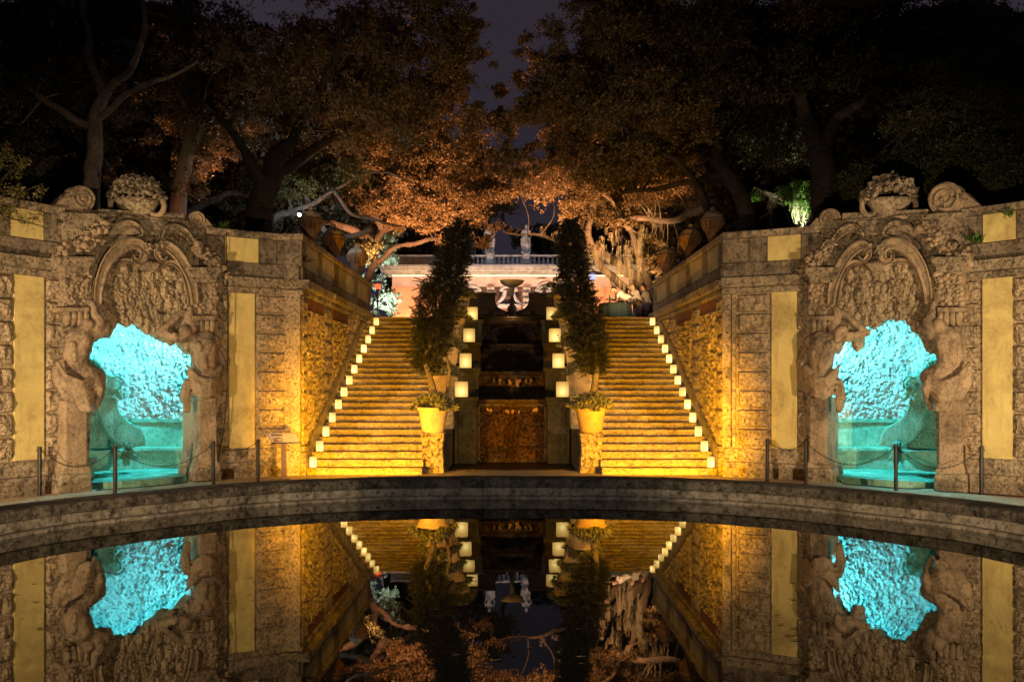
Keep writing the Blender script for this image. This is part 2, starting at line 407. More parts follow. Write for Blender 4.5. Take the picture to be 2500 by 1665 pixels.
# ------------------------------------------------------------------ retaining walls with portals
def rnd3():
    v = V((random.gauss(0,1), random.gauss(0,1), random.gauss(0,1))); return v.normalized()
def balls_along(mb, pts, n, r0, r1, spread, W=None):
    for i in range(n):
        t = random.random()*(len(pts)-1); a = int(t); f = t-a
        p = V(pts[a])*(1-f) + V(pts[min(a+1, len(pts)-1)])*f
        p += V((random.gauss(0,1), random.gauss(0,1), random.gauss(0,1)))*spread
        mb.ball(p, (random.uniform(r0,r1), random.uniform(r0,r1), random.uniform(r0,r1)), 8, 6)
def band(W, pts, w, d0, d1, mb):
    c = catmull([(x, y, 0) for x, y in pts], 6); n = len(c)
    if not hasattr(w, '__len__'): w = [w, w]
    rows = []
    for i in range(n):
        t = (c[min(i+1,n-1)]-c[max(i-1,0)]).normalized(); nn = V((-t.y, t.x, 0)); f = i/(n-1)
        ww = np.interp(f, np.linspace(0, 1, len(w)), w)/2; row = []
        for o, dd in ((-1,d0),(-1,d1-.05),(-.72,d1),(-.5,d1-.03),(.2,d1-.05),(.45,d1-.02),(.72,d1),(1,d1-.04),(1,d0)):
            q = c[i] + nn*ww*o; row.append(W.W(q.x, q.y, dd))
        rows.append(row)
    mb.grid(rows)
    for r in (rows[0], rows[-1]): mb.add(r, [tuple(range(len(r)))])
def spiral(mb, c, ex, ez, en, r, turns, w, h, seg=40):
    rows = []
    for i in range(seg+1):
        t = i/seg; a = t*turns*2*pi; rr = r*(1-t)**.8 + .02; ww = w*(1-t*.6)
        d = ex*cos(a)+ez*sin(a); o = c + d*rr
        rows.append([o - d*ww/2, o - d*ww*.4 + en*h, o + d*ww*.4 + en*h, o + d*ww/2])
    mb.grid(rows)
def volute_thing(W, px, py, rpx, name, label, hand=1, tail=True):
    k = W.k(px); r = rpx*k; c = W.W(px, py, -.12); n = W.nrm(px); ex = V((0,0,1)).cross(n).normalized()*hand*W.side*-1; ez = V((0,0,1))
    t = thing(name, label, 'carved scroll', (c.x, c.y, c.z-r), None)
    mb = MB(); N = 28; th = .30
    f = []; bk = []
    for i in range(N+1):
        a = -pi*.5 + pi*1.55*i/N; f.append(c + (ex*cos(a)+ez*sin(a))*r)
    if tail:
        f += [c - ex*r*1.15 + ez*r*.25, c - ex*r*1.7 - ez*r*.35, c - ex*r*2.2 - ez*r*.8, c - ex*r*2.2 - ez*r*1.05, c - ez*r*1.05, c + ex*r*.95 - ez*r*1.05]
    else: f += [c - ex*r*.9 - ez*r*1.05, c + ex*r*.9 - ez*r*1.05]
    if True:
        m = len(f); A = [p + n*th/2 for p in f]; B = [p - n*th/2 for p in f]
        mb.add(A+B+[c+n*th/2, c-n*th/2], [(i, (i+1) % m, 2*m) for i in range(m)] + [(m+i, 2*m+1, m+(i+1) % m) for i in range(m)] + [(i, m+i, m+(i+1) % m, (i+1) % m) for i in range(m)])
    obj('scroll_body', mb, M['carved'], t, bevel=.015)
    mb = MB(); spiral(mb, c + n*(th/2-.002), ex, ez, n, r*.86, 2.2, r*.2, .03); mb.ball(c+n*th/2, r*.13)
    obj('spiral_relief', mb, M['carved'], t, smooth=True)
    return t

OPEN_L = [(205,845),(216,862),(226,838),(233,822),(246,818),(258,815),(268,822),(271,806),(285,787),(300,791),(315,792),(333,786),(348,795),(358,810),(367,803),(375,818),(390,826),(395,828),(405,836),(418,842),(428,835),(440,836),(452,850),(468,870)]
OPEN_R = [(205,880),(215,868),(232,860),(243,858),(247,850),(252,826),(268,812),(275,797),(290,785),(305,778),(340,779),(350,782),(355,790),(372,802),(385,795),(392,792),(405,803),(408,853),(418,852),(428,825),(440,832),(452,838),(460,850),(468,868)]
def lower_curve(curve, px):
    xs = [c[0] for c in curve]; ys = [c[1] for c in curve]; return float(np.interp(px, xs, ys))
def upper_curve(px): return float(np.interp(px, [200,222,235,262,300,335,372,405,435,455,480], [760,725,690,652,638,643,655,641,652,690,740]))

def build_side(W):
    L = W.side < 0; sd = 'left' if L else 'right'
    wall = thing('retaining_wall', f'long curved coral stone garden wall with yellow panels on the {sd} of the pool', 'garden wall', tuple(W.Z(589, 0)))
    # wall body
    mb = MB()
    for a, b2, z0, z1, n in ((-900,218,-.3,4.45,26),(492,735,-.3,4.45,10),(218,492,3.75,4.45,6)): W.arcbox(mb, a, b2, z0, z1, -.62, 0, n)
    obj('wall_face', mb, M['stone'], wall)
    mb = MB()
    for a, b2, n in ((-900,145,26),(537,738,6)):
        W.arcbox(mb, a, b2, -.2, .34, 0, .10, n, .02); W.arcbox(mb, a, b2, .355, .64, 0, .06, n, .02)
    obj('plinth', mb, M['trim'], wall, bevel=.015)
    mb = MB()
    for a, b2, n in ((-900,150,60),(540,740,14)):
        W.arcbox(mb, a, b2, 4.085, 4.22, -.05, .07, n, .015)
        W.arcbox(mb, a, b2, 4.225, 4.44, -.05, .19, n, .03)
    obj('cornice', mb, M['trim'], wall, bevel=.02)
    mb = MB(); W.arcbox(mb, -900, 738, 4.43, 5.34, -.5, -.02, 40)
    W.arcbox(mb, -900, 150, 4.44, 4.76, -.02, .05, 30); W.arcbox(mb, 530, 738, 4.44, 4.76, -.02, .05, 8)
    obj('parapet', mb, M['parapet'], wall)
    mb = MB()
    W.arcbox(mb, -900, 152, 5.32, 5.47, -.56, .08, 50, .03); W.arcbox(mb, 500, 740, 5.32, 5.47, -.56, .08, 14, .03)
    obj('parapet_coping', mb, M['trim'], wall, bevel=.02)
    mb = MB()
    for a, b2 in ((24,104),(550,630)):
        for p0, p1 in ((a-48,a-3),(b2+3,b2+44)):
            if p1 > 738 : p1 = 738
            W.arcbox(mb, p0, p1, 4.79, 5.31, -.02, .035, 3)
    W.arcbox(mb, 676, 738, 4.79, 5.31, -.02, .07, 3)
    obj('parapet_block', mb, M['parapet'], wall, bevel=.012)
    for a, b2, w in ((32,104,'tall yellow plaster panel outside the portal'),(558,620,'tall yellow plaster panel between portal and stairs'),(-330,-250,None),(-560,-480,None)):
        mb = MB(); W.arcbox(mb, a, b2, .66, 4.08, -.01, .045, 5); obj('plaster_panel', mb, M['plaster'], wall, label=w)
    for a, b2 in ((24,104),(550,630),(-330,-250)):
        mb = MB(); W.arcbox(mb, a, b2, 4.78, 5.31, -.02, .025, 5); obj('plaster_panel', mb, M['plaster'], wall, label='small yellow plaster panel of the parapet')
    # rusticated blocks
    for i, (a, b2) in enumerate(((-44,24),(112,152),(530,555),(626,702),(-420,-340),(-240,-160),(-140,-60))):
        mb = MB()
        for c in range(8):
            z0 = .68 + c*.425
            W.block(mb, a + random.uniform(-1, 1), b2 + random.uniform(-1, 1), z0+.012, z0+.405, .0, .07, .03, 16 if b2-a > 45 else 10, 11, 8, i*9+c)
        obj('rusticated_blocks', mb, M['stone'], wall, smooth=False)
    mb = MB(); W.arcbox(mb, 708, 716, .66, 4.08, 0, .05, 2); W.arcbox(mb, 719, 739, .66, 4.08, 0, .11, 2)
    obj('corner_pilaster', mb, M['stone'], wall, bevel=.01)

    # ---------------- portal
    por = thing('grotto_portal', f'{sd} baroque stone portal with scrolls and bearded figures round a blue lit grotto', 'portal', tuple(W.Z(340, 0, .2)))
    fl = W.Z
    for out_, name in (([(160,978),(213,978),(213,1132),(221,1145),(222,1215),(152,1215),(153,1148),(160,1132)], 'pillar'), ([(487,970),(528,970),(530,1122),(537,1135),(538,1200),(478,1200),(480,1135),(487,1120)], 'pillar')):
        mb = MB(); W.prism(mb, out_, -.6, .34); obj(name, mb, M['carved'], por, bevel=.02)
        mb = MB(); x0, x1 = min(o[0] for o in out_), max(o[0] for o in out_); yb = 1195 if x0 < 300 else 1180
        W.prism(mb, [(x0-2,yb-38),(x1+2,yb-38),(x1+4,yb-20),(x1+5,yb+16),(x0-5,yb+16),(x0-4,yb-20)], -.5, .40); obj('pillar_base', mb, M['trim'], por, bevel=.03)
    # stone piers of the wall beside opening
    mb = MB()
    W.prism(mb, [(152,655),(228,655),(228,760),(222,800),(216,860),(222,985),(216,1200),(152,1200)], -.6, .10)
    W.prism(mb, [(478,680),(545,680),(545,1190),(487,1190),(487,940),(480,905),(480,850),(472,800),(470,740)], -.14, .10)
    obj('side_pier', mb, M['trim'], por)
    # entablatures
    for (xa, xb, ys) in ((156,216,0),(472,524,26)):
        mb = MB(); W.prism(mb, [(xa-3,750+ys*.8),(xb+2,750+ys*.8),(xb+2,761+ys*.8),(xa-3,761+ys*.8)], 0, .44); obj('abacus', mb, M['carved'], por, bevel=.01)
        mb = MB(); n = 4
        for i in range(n):
            x = xa + (xb-xa)*(i+.5)/n
            pts = [W.W(x, 762+ys*.8+dy, .36-dd) for dy, dd in ((0,0),(8,.0),(16,.04),(24,.10),(32,.2))]
            mb.tube(pts, [.075,.08,.08,.07,.05], 8)
        obj('fluted_console', mb, M['carved'], por, smooth=True)
        mb = MB(); W.prism(mb, [(xa+2,664+ys),(xb+4,664+ys),(xb+2,750+ys*.8),(xa+2,750+ys*.8)], -.1, .26); obj('frieze_block', mb, M['rock'], por)
        mb = MB()
        for i in range(110):
            x = random.uniform(xa, xb+6); y = random.uniform(668+ys, 748+ys*.8); q = W.W(x, y, .27)
            mb.ball(q, random.uniform(.025, .065), 7, 5)
        obj('carved_fruit', mb, M['carved'], por, smooth=True)
        mb = MB(); W.prism(mb, [(xa-14,626+ys),(xb+16,626+ys),(xb+16,640+ys),(xb+6,650+ys),(xb+6,664+ys),(xa-2,664+ys),(xa-2,650+ys),(xa-14,640+ys)], -.1, .42)
        obj('cornice_block', mb, M['trim'], por, bevel=.02)
    # pediment field
    mb = MB(); W.prism(mb, [(228,760),(232,690),(255,620),(290,575),(330,560),(400,560),(430,585),(462,640),(474,700),(474,760)], -.1, .06)
    W.prism(mb, [(152,515),(485,540),(485,660),(460,640),(425,570),(300,550),(250,600),(228,655),(152,655)], -.3, .06)
    obj('pediment_field', mb, M['trim'], por)
    mb = MB()
    band(W, [(240,742),(243,700),(256,655),(280,618),(312,596),(340,596),(354,615),(345,637),(328,634),(326,620)], [20,26,32,34,30,24,16,8], 0, .40, mb)
    obj('curved_pediment', mb, M['carved'], por)
    mb = MB()
    band(W, [(478,742),(473,700),(456,655),(434,620),(408,600),(390,604),(385,622),(397,636),(408,626)], [18,24,30,30,26,18,12,6], 0, .40, mb)
    obj('curved_pediment', mb, M['carved'], por)
    mb = MB(); band(W, [(224,745),(232,700),(252,662),(284,640),(318,637),(350,652),(372,658),(392,648),(418,640),(444,658),(458,695),(466,745)], 15, 0, .30, mb)
    obj('arch_rib', mb, M['carved'], por)
    mb = MB()
    for i in range(9):       # shell fan in the middle of the rib
        a = (i-4)/4; mb.tube([W.W(362+a*32, 636+abs(a)*6, .30), W.W(362+a*20, 650, .34), W.W(362+a*9, 664, .30)], [.035,.045,.02], 6)
    obj('shell_fan', mb, M['carved'], por, smooth=True)
    mb = MB()
    band(W, [(268,574),(290,556),(316,548),(338,556),(346,572),(334,580)], [16,26,26,20,12,6], 0, .36, mb)
    band(W, [(472,590),(452,566),(428,556),(404,562),(394,578),(404,586)], [14,22,24,20,12,6], 0, .36, mb)
    obj('upper_scroll', mb, M['trim'], por)
    mb = MB()
    for x, y in ((356,600),(360,612),(384,600),(382,612),(356,622)): balls_along(mb, [W.W(x, y, .36)], 5, .03, .06, .04)
    obj('fruit_cluster', mb, M['trim'], por, smooth=True)
    for seg in ([(142,632),(165,610),(190,602),(215,590),(245,580)], [(190,600),(215,580),(240,560),(262,548)], [(478,600),(498,622),(518,640),(542,662)]):
        mb = MB(); balls_along(mb, [W.W(x, y, .27) for x, y in seg], 80, .03, .085, .06)
        for i in range(40):
            q = random.choice(seg); a = W.W(q[0]+random.uniform(-14,14), q[1]+random.uniform(-14,10), .24); mb.ball(a, (.09, .03, .03), 7, 5, ax=(V(rnd3()), V(rnd3()), V(rnd3())))
        obj('fruit_garland', mb, M['carved'], por, smooth=True)
    # stalactite tympanum
    cur = OPEN_L if L else OPEN_R; off = 0 if L else 40
    nu, nv = 150, 110; rows = []
    x0, x1 = 205, 468
    for i in range(nu+1):
        px = x0+(x1-x0)*i/nu; ya = upper_curve(px); yb = lower_curve(cur, px) ; row = []
        nr = W.nrm(px)
        for j in range(nv+1):
            v = j/nv; py = ya+(yb-ya)*v; p = W.W(px, py, .02)
            q = (p.x, p.y, p.z*.68)
            d0, d1 = vor(q, 6.2, off); e, e1 = vor(q, 15, off+5)
            fade = min(1, v*12, (1-v)*18+.3)
            h = fade*(.26*max(0, .75-d0*1.2) + .07*(.6-e) + .04*fbm(p, 11, 3, off) - .08*(d1-d0 < .10))
            h += .04
            row.append(p + nr*h)
        # wrap under to the back
        pb = W.W(px, yb-3, .02)
        row.append(pb - nr*.10); row.append(pb - nr*.42 + V((0,0,.03))); row.append(pb - nr*.5 + V((0,0,.6)))
        rows.append(row)
    mb = MB(); mb.grid(rows)
    for i in range(46):     # hanging drips along the ragged edge
        px = random.uniform(228, 455); yb = lower_curve(cur, px); ln = random.uniform(3, 11)
        d = random.uniform(-.12, .16); mb.tube([W.W(px, yb-14, d), W.W(px+random.uniform(-1,1), yb-3, d), W.W(px+random.uniform(-2,2), yb+ln*.4, d)], [.07,.05,.015], 6)
    for i in range(300):
        px = random.uniform(226, 466); ya = upper_curve(px); yb = lower_curve(cur, px); py = ya + (yb-ya)*random.uniform(.06, .97); r = random.uniform(.035, .115)
        c_ = W.W(px, py, .13); nr = W.nrm(px); tt = V((-nr.y, nr.x, 0))
        mb.ball(c_, (r*1.1, r*1.0, r*random.uniform(.8, 1.5)), 8, 6, ax=(nr, tt, V((random.uniform(-.15,.15), 0, 1))))
        mb.ball(c_ + nr*r*.5 - V((0,0,r*.9)), r*.55, 7, 5)
    obj('stalactite_tympanum', mb, M['rock'], por)
    # telamon figures
    def C(pts, rr, mb):
        q = [W.W(x, y, d) for x, y, d in pts]; k = W.k(340)
        for i in range(len(q)-1): mb.capsule(q[i], q[i+1], rr[i]*k, rr[i+1]*k, 10)
    def folds(p):
        u = p.z*9 + p.x*7 + 3*nz(p, 2.5, 4); return .010*fbm(p, 9, 3, 7)
    bod = MB()
    C([(190,908,.25),(186,868,.30),(193,832,.32)], [25,29,31], bod); C([(178,840,.5),(182,880,.5)], [8,6], bod); C([(204,838,.5),(198,880,.5)], [8,6], bod); C([(176,832,.28),(198,816,.34),(226,818,.34)], [17,20,17], bod)
    C([(228,818,.36),(243,785,.38),(230,765,.38),(224,742,.34)], [15,13,11,10], bod); C([(236,815,.36),(258,806,.34),(262,790,.30)], [12,12,9], bod)
    C([(206,806,.38),(214,792,.40)], [13,15], bod)
    sculpt('telamon_body', bod, M['carved'], por, .028, 5, lambda p: .012*fbm(p, 7, 3))
    dr = MB(); C([(176,895,.28),(206,915,.32),(236,920,.30)], [20,30,22], dr); C([(166,930,.28),(200,945,.34),(240,945,.30)], [20,26,18], dr)
    C([(160,880,.2),(140,902,.2),(144,935,.22),(164,966,.26),(198,975,.30)], [9,11,11,12,13], dr); C([(238,935,.28),(242,965,.26),(230,995,.24)], [14,13,9], dr)
    for a in range(7): C([(140+a*7,886+a*14,.40),(162+a*6,918+a*13,.54),(200+a*3,934+a*11,.60),(238-a*2,918+a*11,.52)], [4,6,6,4], dr)
    for a in range(4): C([(226+a*5,912+a*4,.52),(236+a*4,940+a*3,.54),(240+a,972,.46),(228+a*3,1000,.36)], [3,4.5,4,2.5], dr)
    sculpt('telamon_drapery', dr, M['carved'], por, .018, 1, folds)
    bod = MB()
    C([(501,915,.25),(499,880,.28),(496,846,.30)], [26,30,34], bod); C([(482,842,.52),(488,850,.54)], [10,8], bod); C([(512,842,.50),(508,850,.52)], [10,8], bod); C([(497,870,.52),(499,900,.48)], [9,10], bod); C([(472,830,.30),(500,822,.30),(528,834,.26)], [15,18,15], bod)
    C([(470,824,.36),(430,824,.36),(388,812,.30)], [13,12,10], bod); C([(388,812,.30),(420,786,.32),(446,762,.30)], [9,9,8], bod)
    C([(455,812,.42),(448,806,.44)], [15,14], bod); C([(470,800,.36),(462,775,.32),(464,755,.3)], [14,12,9], bod)
    for i in range(16): bod.ball(W.W(445+random.uniform(-22,24), 822+random.uniform(-8,10), .44+random.uniform(-.05,.06)), .055, 7, 5)
    sculpt('telamon_body', bod, M['carved'], por, .028, 4, lambda p: .014*fbm(p, 8, 3))
    dr = MB(); C([(472,915,.28),(500,925,.32),(532,905,.24)], [16,26,18], dr); C([(470,940,.28),(500,952,.30),(530,935,.24)], [14,20,14], dr)
    C([(534,860,.15),(546,890,.18),(548,930,.18),(536,955,.18)], [7,9,10,8], dr); C([(458,935,.30),(452,965,.30),(456,1002,.26)], [12,13,7], dr)
    for a in range(6): C([(456+a*3,893+a*13,.44),(484+a*2,922+a*10,.54),(512,926+a*8,.54),(542-a,898+a*9,.36)], [4,5.5,5.5,4], dr)
    for a in range(3): C([(452+a*6,930,.38),(450+a*5,965,.40),(452+a*5,1004,.30)], [3,4,2.5], dr)
    C([(540,850,.12),(556,880,.1),(552,915,.12)], [6,7,5], dr)
    sculpt('telamon_drapery', dr, M['carved'], por, .018, 1, folds)

    # ---------------- niche behind the opening
    nic = thing('grotto_niche', f'{sd} grotto lined with rough shell rock and lit in cyan light', 'grotto', tuple(W.Z(340, .14, -.9)))
    c = W.Z(345, 0, -.85); n = -W.nrm(345); t_ = V((n.y, -n.x, 0)); R0 = 1.62
    def cyl(a, r, z): return c + n*(r*cos(a)) + t_*(r*sin(a)) + V((0,0,z))
    nu, nv = 360, 230; rows = []
    for i in range(nu+1):
        a = radians(-116 + 232*i/nu); row = []
        for j in range(nv+1):
            v = j/nv
            if v < .5: z = 1.27 + 1.5*v/.5; r = R0
            else: q = (v-.5)/.5*pi*.49; z = 2.77 + 1.25*sin(q); r = R0*cos(q)
            p = cyl(a, r, z); sp_ = V((p.x, p.y, p.z*.62))
            d0, d1 = vor(sp_, 4.5, off+2); e0, e1 = vor(sp_, 11, off)
            h = .11*max(0, .8-d0) + .075*sqrt(max(0, .8-e0)) - .045*(e1-e0 < .07) - .05*(noise.noise(p*15) > .32) + .03*fbm(p, 20, 3) - .05
            row.append(cyl(a, max(.02, r-h), z))
        rows.append(row)
    mb = MB(); mb.grid(rows); obj('rock_lining', mb, M['whiterock'], nic, smooth=True, fixn=False)
    def ring(mb, prof, n_=48, a0=-115, a1=115):
        mb.grid([[cyl(radians(a0+(a1-a0)*i/n_), r, z) for r, z in prof] for i in range(n_+1)])
    mb = MB(); ring(mb, [(R0-.02,.6),(R0-.02,1.18),(R0-.07,1.19),(R0-.08,1.27),(R0+.1,1.275)]); obj('back_dado', mb, M['palestone'], nic)
    mb = MB(); ring(mb, [(R0-.22,.12),(R0-.22,.50),(R0-.28,.51),(R0-.30,.56),(R0-.29,.61),(R0,.62)]); obj('bench', mb, M['palestone'], nic)
    mb = MB(); pr = []
    q = [cyl(radians(a), 1.5, .13) for a in range(-110, 111, 10)]
    p0, p1 = W.Z(455, .13, .12), W.Z(228, .13, .12)
    pm = [W.Z(455-227*i/8, .13, .15+.22*sin(pi*i/8)) for i in range(9)]
    if (q[-1]-pm[0]).length > (q[-1]-pm[-1]).length: pm = pm[::-1]
    top = q + pm; m = len(top)
    mb.add(top + [p - V((0,0,.3)) for p in top], [tuple(range(m))] + [(i, (i+1) % m, m+(i+1) % m, m+i) for i in range(m)])
    obj('floor_slab', mb, M['palestone'], nic)
    # scroll bracket with dolphin and shell
    br = MB(); dd = -1.25
    out_ = [(205,877),(235,880),(262,912),(288,922),(298,935),(300,950),(286,954),(280,966),(288,985),(296,1010),(318,1030),(345,1045),(356,1066),(358,1086),(330,1092),(300,1092),(272,1070),(254,1044),(244,1010),(236,975),(205,965)]
    W.prism(br, out_, dd-.16, dd+.16)
    obj('scroll_bracket', br, M['palestone'], nic, bevel=.03)
    hb = MB(); W.prism(hb, [(205,968),(244,975),(250,1010),(262,1044),(285,1075),(310,1094),(205,1094)], dd-.3, dd-.02)
    for r_ in range(13):
        for c_ in range(12):
            hx = 208+c_*8.2+(r_ % 2)*4.1; hy = 1000+r_*7.3
            if hx > 240+max(0, (hy-1000))*.55: continue
            hb.ball(W.W(hx, hy, dd-.02), .036, 6, 4)
    obj('honeycomb_panel', hb, M['palestone'], nic, smooth=True)
    br = MB(); q = W.W(284, 938, dd+.17); n2 = W.nrm(284); spiral(br, q, V((1,0,0)), V((0,0,1)), n2, .15, 1.8, .04, .03); obj('bracket_spiral', br, M['palestone'], nic, smooth=True); br = MB()
    for i in range(9):
        a = radians(180-22*i); br.tube([W.W(222, 905, dd+.1), W.W(222+30*cos(a)*.9, 905-30*sin(a)*.9, dd+.2)], [.02,.05], 6)
    obj('bracket_volute', br, M['palestone'], nic, smooth=True); br = MB()
    for i in range(26): br.ball(W.W(282+random.uniform(-13,14), 962+random.uniform(-13,12), dd+.2), random.uniform(.03,.06), 7, 5)
    for i in range(5): br.tube(catmull([W.W(246+i*9, 968, dd+.155), W.W(250+i*9, 1000, dd+.155), W.W(262+i*10, 1040, dd+.155), W.W(290+i*9, 1072, dd+.155)], 4), .012, 5)
    obj('bracket_carving', br, M['palestone'], nic, smooth=True)
    br = MB()
    for i in range(60):
        a = random.uniform(0, 2*pi); r = random.uniform(2, 22); x = 312+r*cos(a)*.9; y = 1103+r*sin(a)*1.3
        br.tube([W.W(312+(x-312)*.2, 1100+(y-1100)*.2, dd+.32), W.W(x, y, dd+.30+random.uniform(0,.1)), W.W(x+(x-312)*.4, y+8, dd+.26)], [.03,.045,.006], 5)
    obj('leaf_mask', br, M['palestone'], nic, smooth=True)
    br = MB(); cc = W.W(235, 1150, dd+.15); br.lathe([(.08,0),(.25,.04),(.42,.20),(.52,.38),(.56,.46),(.50,.46),(.46,.40),(.1,.3)], cc, 28)
    obj('basin', br, M['palestone'], nic, smooth=True)

    # ---------------- sculptures resting on the parapet
    volute_thing(W, 192, 487, 32 if L else 40, 'scroll_sculpture', ('weathered flat stone scroll left of the fruit basket on the left portal' if L else 'large round stone scroll at the far right on the right portal'), 1, True)
    volute_thing(W, 476, 538, 20 if L else 27, 'scroll_sculpture', ('small worn stone scroll right of the fruit basket on the left portal' if L else 'small round stone scroll left of the fruit heap on the right portal'), -1, True)
    mb = MB(); W.prism(mb, [(150,518),(245,521),(248,532),(240,560),(152,555)], -.5, .14); W.prism(mb, [(440,556),(500,559),(500,580),(440,578)], -.5, .12)
    W.prism(mb, [(285,535),(408,537),(415,552),(400,575),(290,572),(278,552)], -.5, .16); W.prism(mb, [(240,510),(450,520),(450,560),(240,560)], -.5, .03)
    obj('scroll_pedestal', mb, M['trim'], por, bevel=.02)
    bs = W.W(335, 538, -.12)
    t = thing('fruit_basket_sculpture', ('stone bowl heaped with carved fruit crowning the left portal' if L else 'ragged heap of carved stone fruit crowning the right portal'), 'stone sculpture', tuple(bs))
    mb = MB(); mb.lathe([(0,0),(.30,0),(.32,.05),(.26,.09),(.34,.2),(.43,.34),(.47,.42),(.40,.42),(.0,.36)], bs, 26, .8); obj('bowl', mb, M['trim'], t, smooth=True)
    mb = MB()
    for i in range(420):
        a = random.uniform(0, 2*pi); e = random.random(); r = .56*sqrt(e)
        z = .36 + .54*sqrt(max(0, 1-e**1.3))*random.uniform(.55, 1.05)
        rr = random.uniform(.025, .085); mb.ball(bs + V((r*cos(a), r*sin(a)*.7, z)), (rr, rr*random.uniform(.4, 1), rr*random.uniform(.6, 1.5)), 8, 6, ax=(rnd3(), rnd3(), rnd3()))
    obj('fruit_heap', mb, M['trim'], t, smooth=True)
    for sx in (-1, 1): mb = MB(); mb.tube([bs + V((sx*(.40+.16*sin(a)), 0, .30+.2*cos(a))) for a in np.linspace(0, pi*1.6, 14)], [.06]*8+[.05]*3+[.03]*3, 7); obj('handle', mb, M['carved'], t, smooth=True)
    return wall
build_side(WA); build_side(WB)
# ------------------------------------------------------------------ staircases
NS = 27; RI = .1585; TR = .36; Y0 = 21.5
def zs(y): return (y-Y0)/TR*RI + RI
XW = 4.72; XI = 2.06
for sd in (-1, 1):
    nm = 'left' if sd < 0 else 'right'
    st = thing('stone_staircase', f'{nm} flight of worn stone steps lit amber beside the dark cascade', 'staircase', (sd*3.4, Y0, 0), 'flights of steps either side of the cascade')
    for i in range(NS):
        y = Y0 + i*TR; z = (i+1)*RI; mb = MB(); rows = []; n = 44
        xa, xb = (sd*XI, sd*XW); so = random.uniform(0, 99)
        for k in range(n+1):
            x = xa+(xb-xa)*k/n
            w = .022*noise.noise(V((x*2.2, so, 0))) + .014*noise.noise(V((x*9, so, 3)))
            h = .013*noise.noise(V((x*3.1, so, 9)))
            crack = .022 if abs(((x*sd + so) % 1.45) - .7) < .035 else 0
            rows.append([(x, y+.035, z-RI-.03), (x, y+.03+w*.4+crack, z-RI*.42), (x, y-.002+w+crack, z-.062+h), (x, y-.018+w+crack, z-.02+h), (x, y-.004+w+crack, z+h-.002), (x, y+TR+.06, z), (x, y+TR+.06, z-.1)])
        mb.grid(rows); obj('step', mb, M['step'], st)
    # stair side wall
    sw = thing('stair_wall', f'tall vermiculated side wall climbing the {nm} staircase', 'garden wall', (sd*4.9, 21.6, 0))
    X = lambda d: sd*(4.80-d)
    def sb(mb, y0, y1, z0, z1, d0, d1): mb.box(min(X(d0), X(d1)), max(X(d0), X(d1)), y0, y1, z0, z1)
    YE = 31.7
    mb = MB(); sb(mb, 21.35, YE, -.2, 4.2, -.35, 0); obj('wall_face', mb, M['stone'], sw)
    mb = MB(); y = 21.3
    while y < YE:
        l = random.uniform(1.2, 1.9); y2 = min(YE, y+l); j = random.uniform(0, .015)
        sb(mb, y+.006, y2-.006, 4.085, 4.22, -.05, .07+j); sb(mb, y+.008, y2-.008, 4.225, 4.44, -.3, .19+j*2); y = y2
    obj('cornice', mb, M['trim'], sw, bevel=.03)
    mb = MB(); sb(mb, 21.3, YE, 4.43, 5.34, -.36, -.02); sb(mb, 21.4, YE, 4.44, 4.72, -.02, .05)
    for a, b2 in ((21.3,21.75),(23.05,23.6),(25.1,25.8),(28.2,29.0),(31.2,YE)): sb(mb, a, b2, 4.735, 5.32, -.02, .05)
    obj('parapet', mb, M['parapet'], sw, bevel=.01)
    mb = MB(); sb(mb, 21.24, YE+.05, 5.325, 5.47, -.42, .09); obj('parapet_coping', mb, M['trim'], sw, bevel=.03)
    for a, b2 in ((21.82,23.0),(23.66,25.04),(25.86,28.14),(29.06,31.14)):
        mb = MB(); sb(mb, a, b2, 4.76, 5.29, -.02, .02); obj('plaster_panel', mb, M['plaster2'], sw, label='dull plaster panel of the stair parapet')
    # vermiculated panels as displaced sheets, pilasters of rough blocks, red lintels
    def sheet(y0, y1, z0f, z1, d, amp, sc, res=.028, dirs=1):
        ny = max(4, int((y1-y0)/(res*1.6))); nzz = max(6, int((z1-min(z0f(y0), z0f(y1)))/res)); rows = []
        for i in range(ny+1):
            yy = y0+(y1-y0)*i/ny; zb = z0f(yy); row = []
            for j in range(nzz+1):
                z = zb+(z1-zb)*j/nzz; ed = min(1, i*1.0, (ny-i)*1.0)
                p = V((0, yy, z)); d0, d1 = vor(p, sc, sd*7)
                w = noise.noise(V((yy*sc*.9, z*sc*.7, 2)))
                h = amp*(min(.5, (d1-d0))*1.6 + .5*abs(w)*2) * (.4 + .6*ed)
                row.append((X(d + h), yy, z))
            rows.append(row)
        m_ = MB(); m_.grid(rows); return m_
    base = lambda y: min(3.7, max(.62, zs(y)+.42))
    for i, (a, b2) in enumerate(((22.0,23.9),(25.05,27.45),(28.45,31.0))):
        mb = sheet(a, b2, base, 3.78 if i < 2 else 4.05, .0, .09, 7.5); obj('vermiculated_panel', mb, M['verm'], sw)
        mb = MB(); sb(mb, a, b2, 3.78, 4.08, -.01, .03); obj('red_lintel', mb, M['redplaster'], sw)
    for a, b2 in ((21.36,22.0),(23.9,25.05),(27.45,28.45),(31.0,YE)):
        mb = MB(); z = .66
        while z < 3.95:
            zb = max(z, base((a+b2)/2)-.1)
            if z+.40 > zb:
                rows = []
                for i in range(9):
                    row = []
                    for j in range(8):
                        u, v = i/8, j/7; yy = a+.02+(b2-a-.04)*u; zz = z+.012+.39*v
                        ed = min(1, min(u, 1-u)*6)*min(1, min(v, 1-v)*5)
                        row.append((X(.015 + ed*(.05+.05*fbm((0, yy, zz), 8, 3))), yy, zz))
                    rows.append(row)
                mb.grid(rows)
            z += .425
        obj('rusticated_pilaster', mb, M['stone'], sw)
    # sloping skirting band above steps
    mb = MB(); rows = []
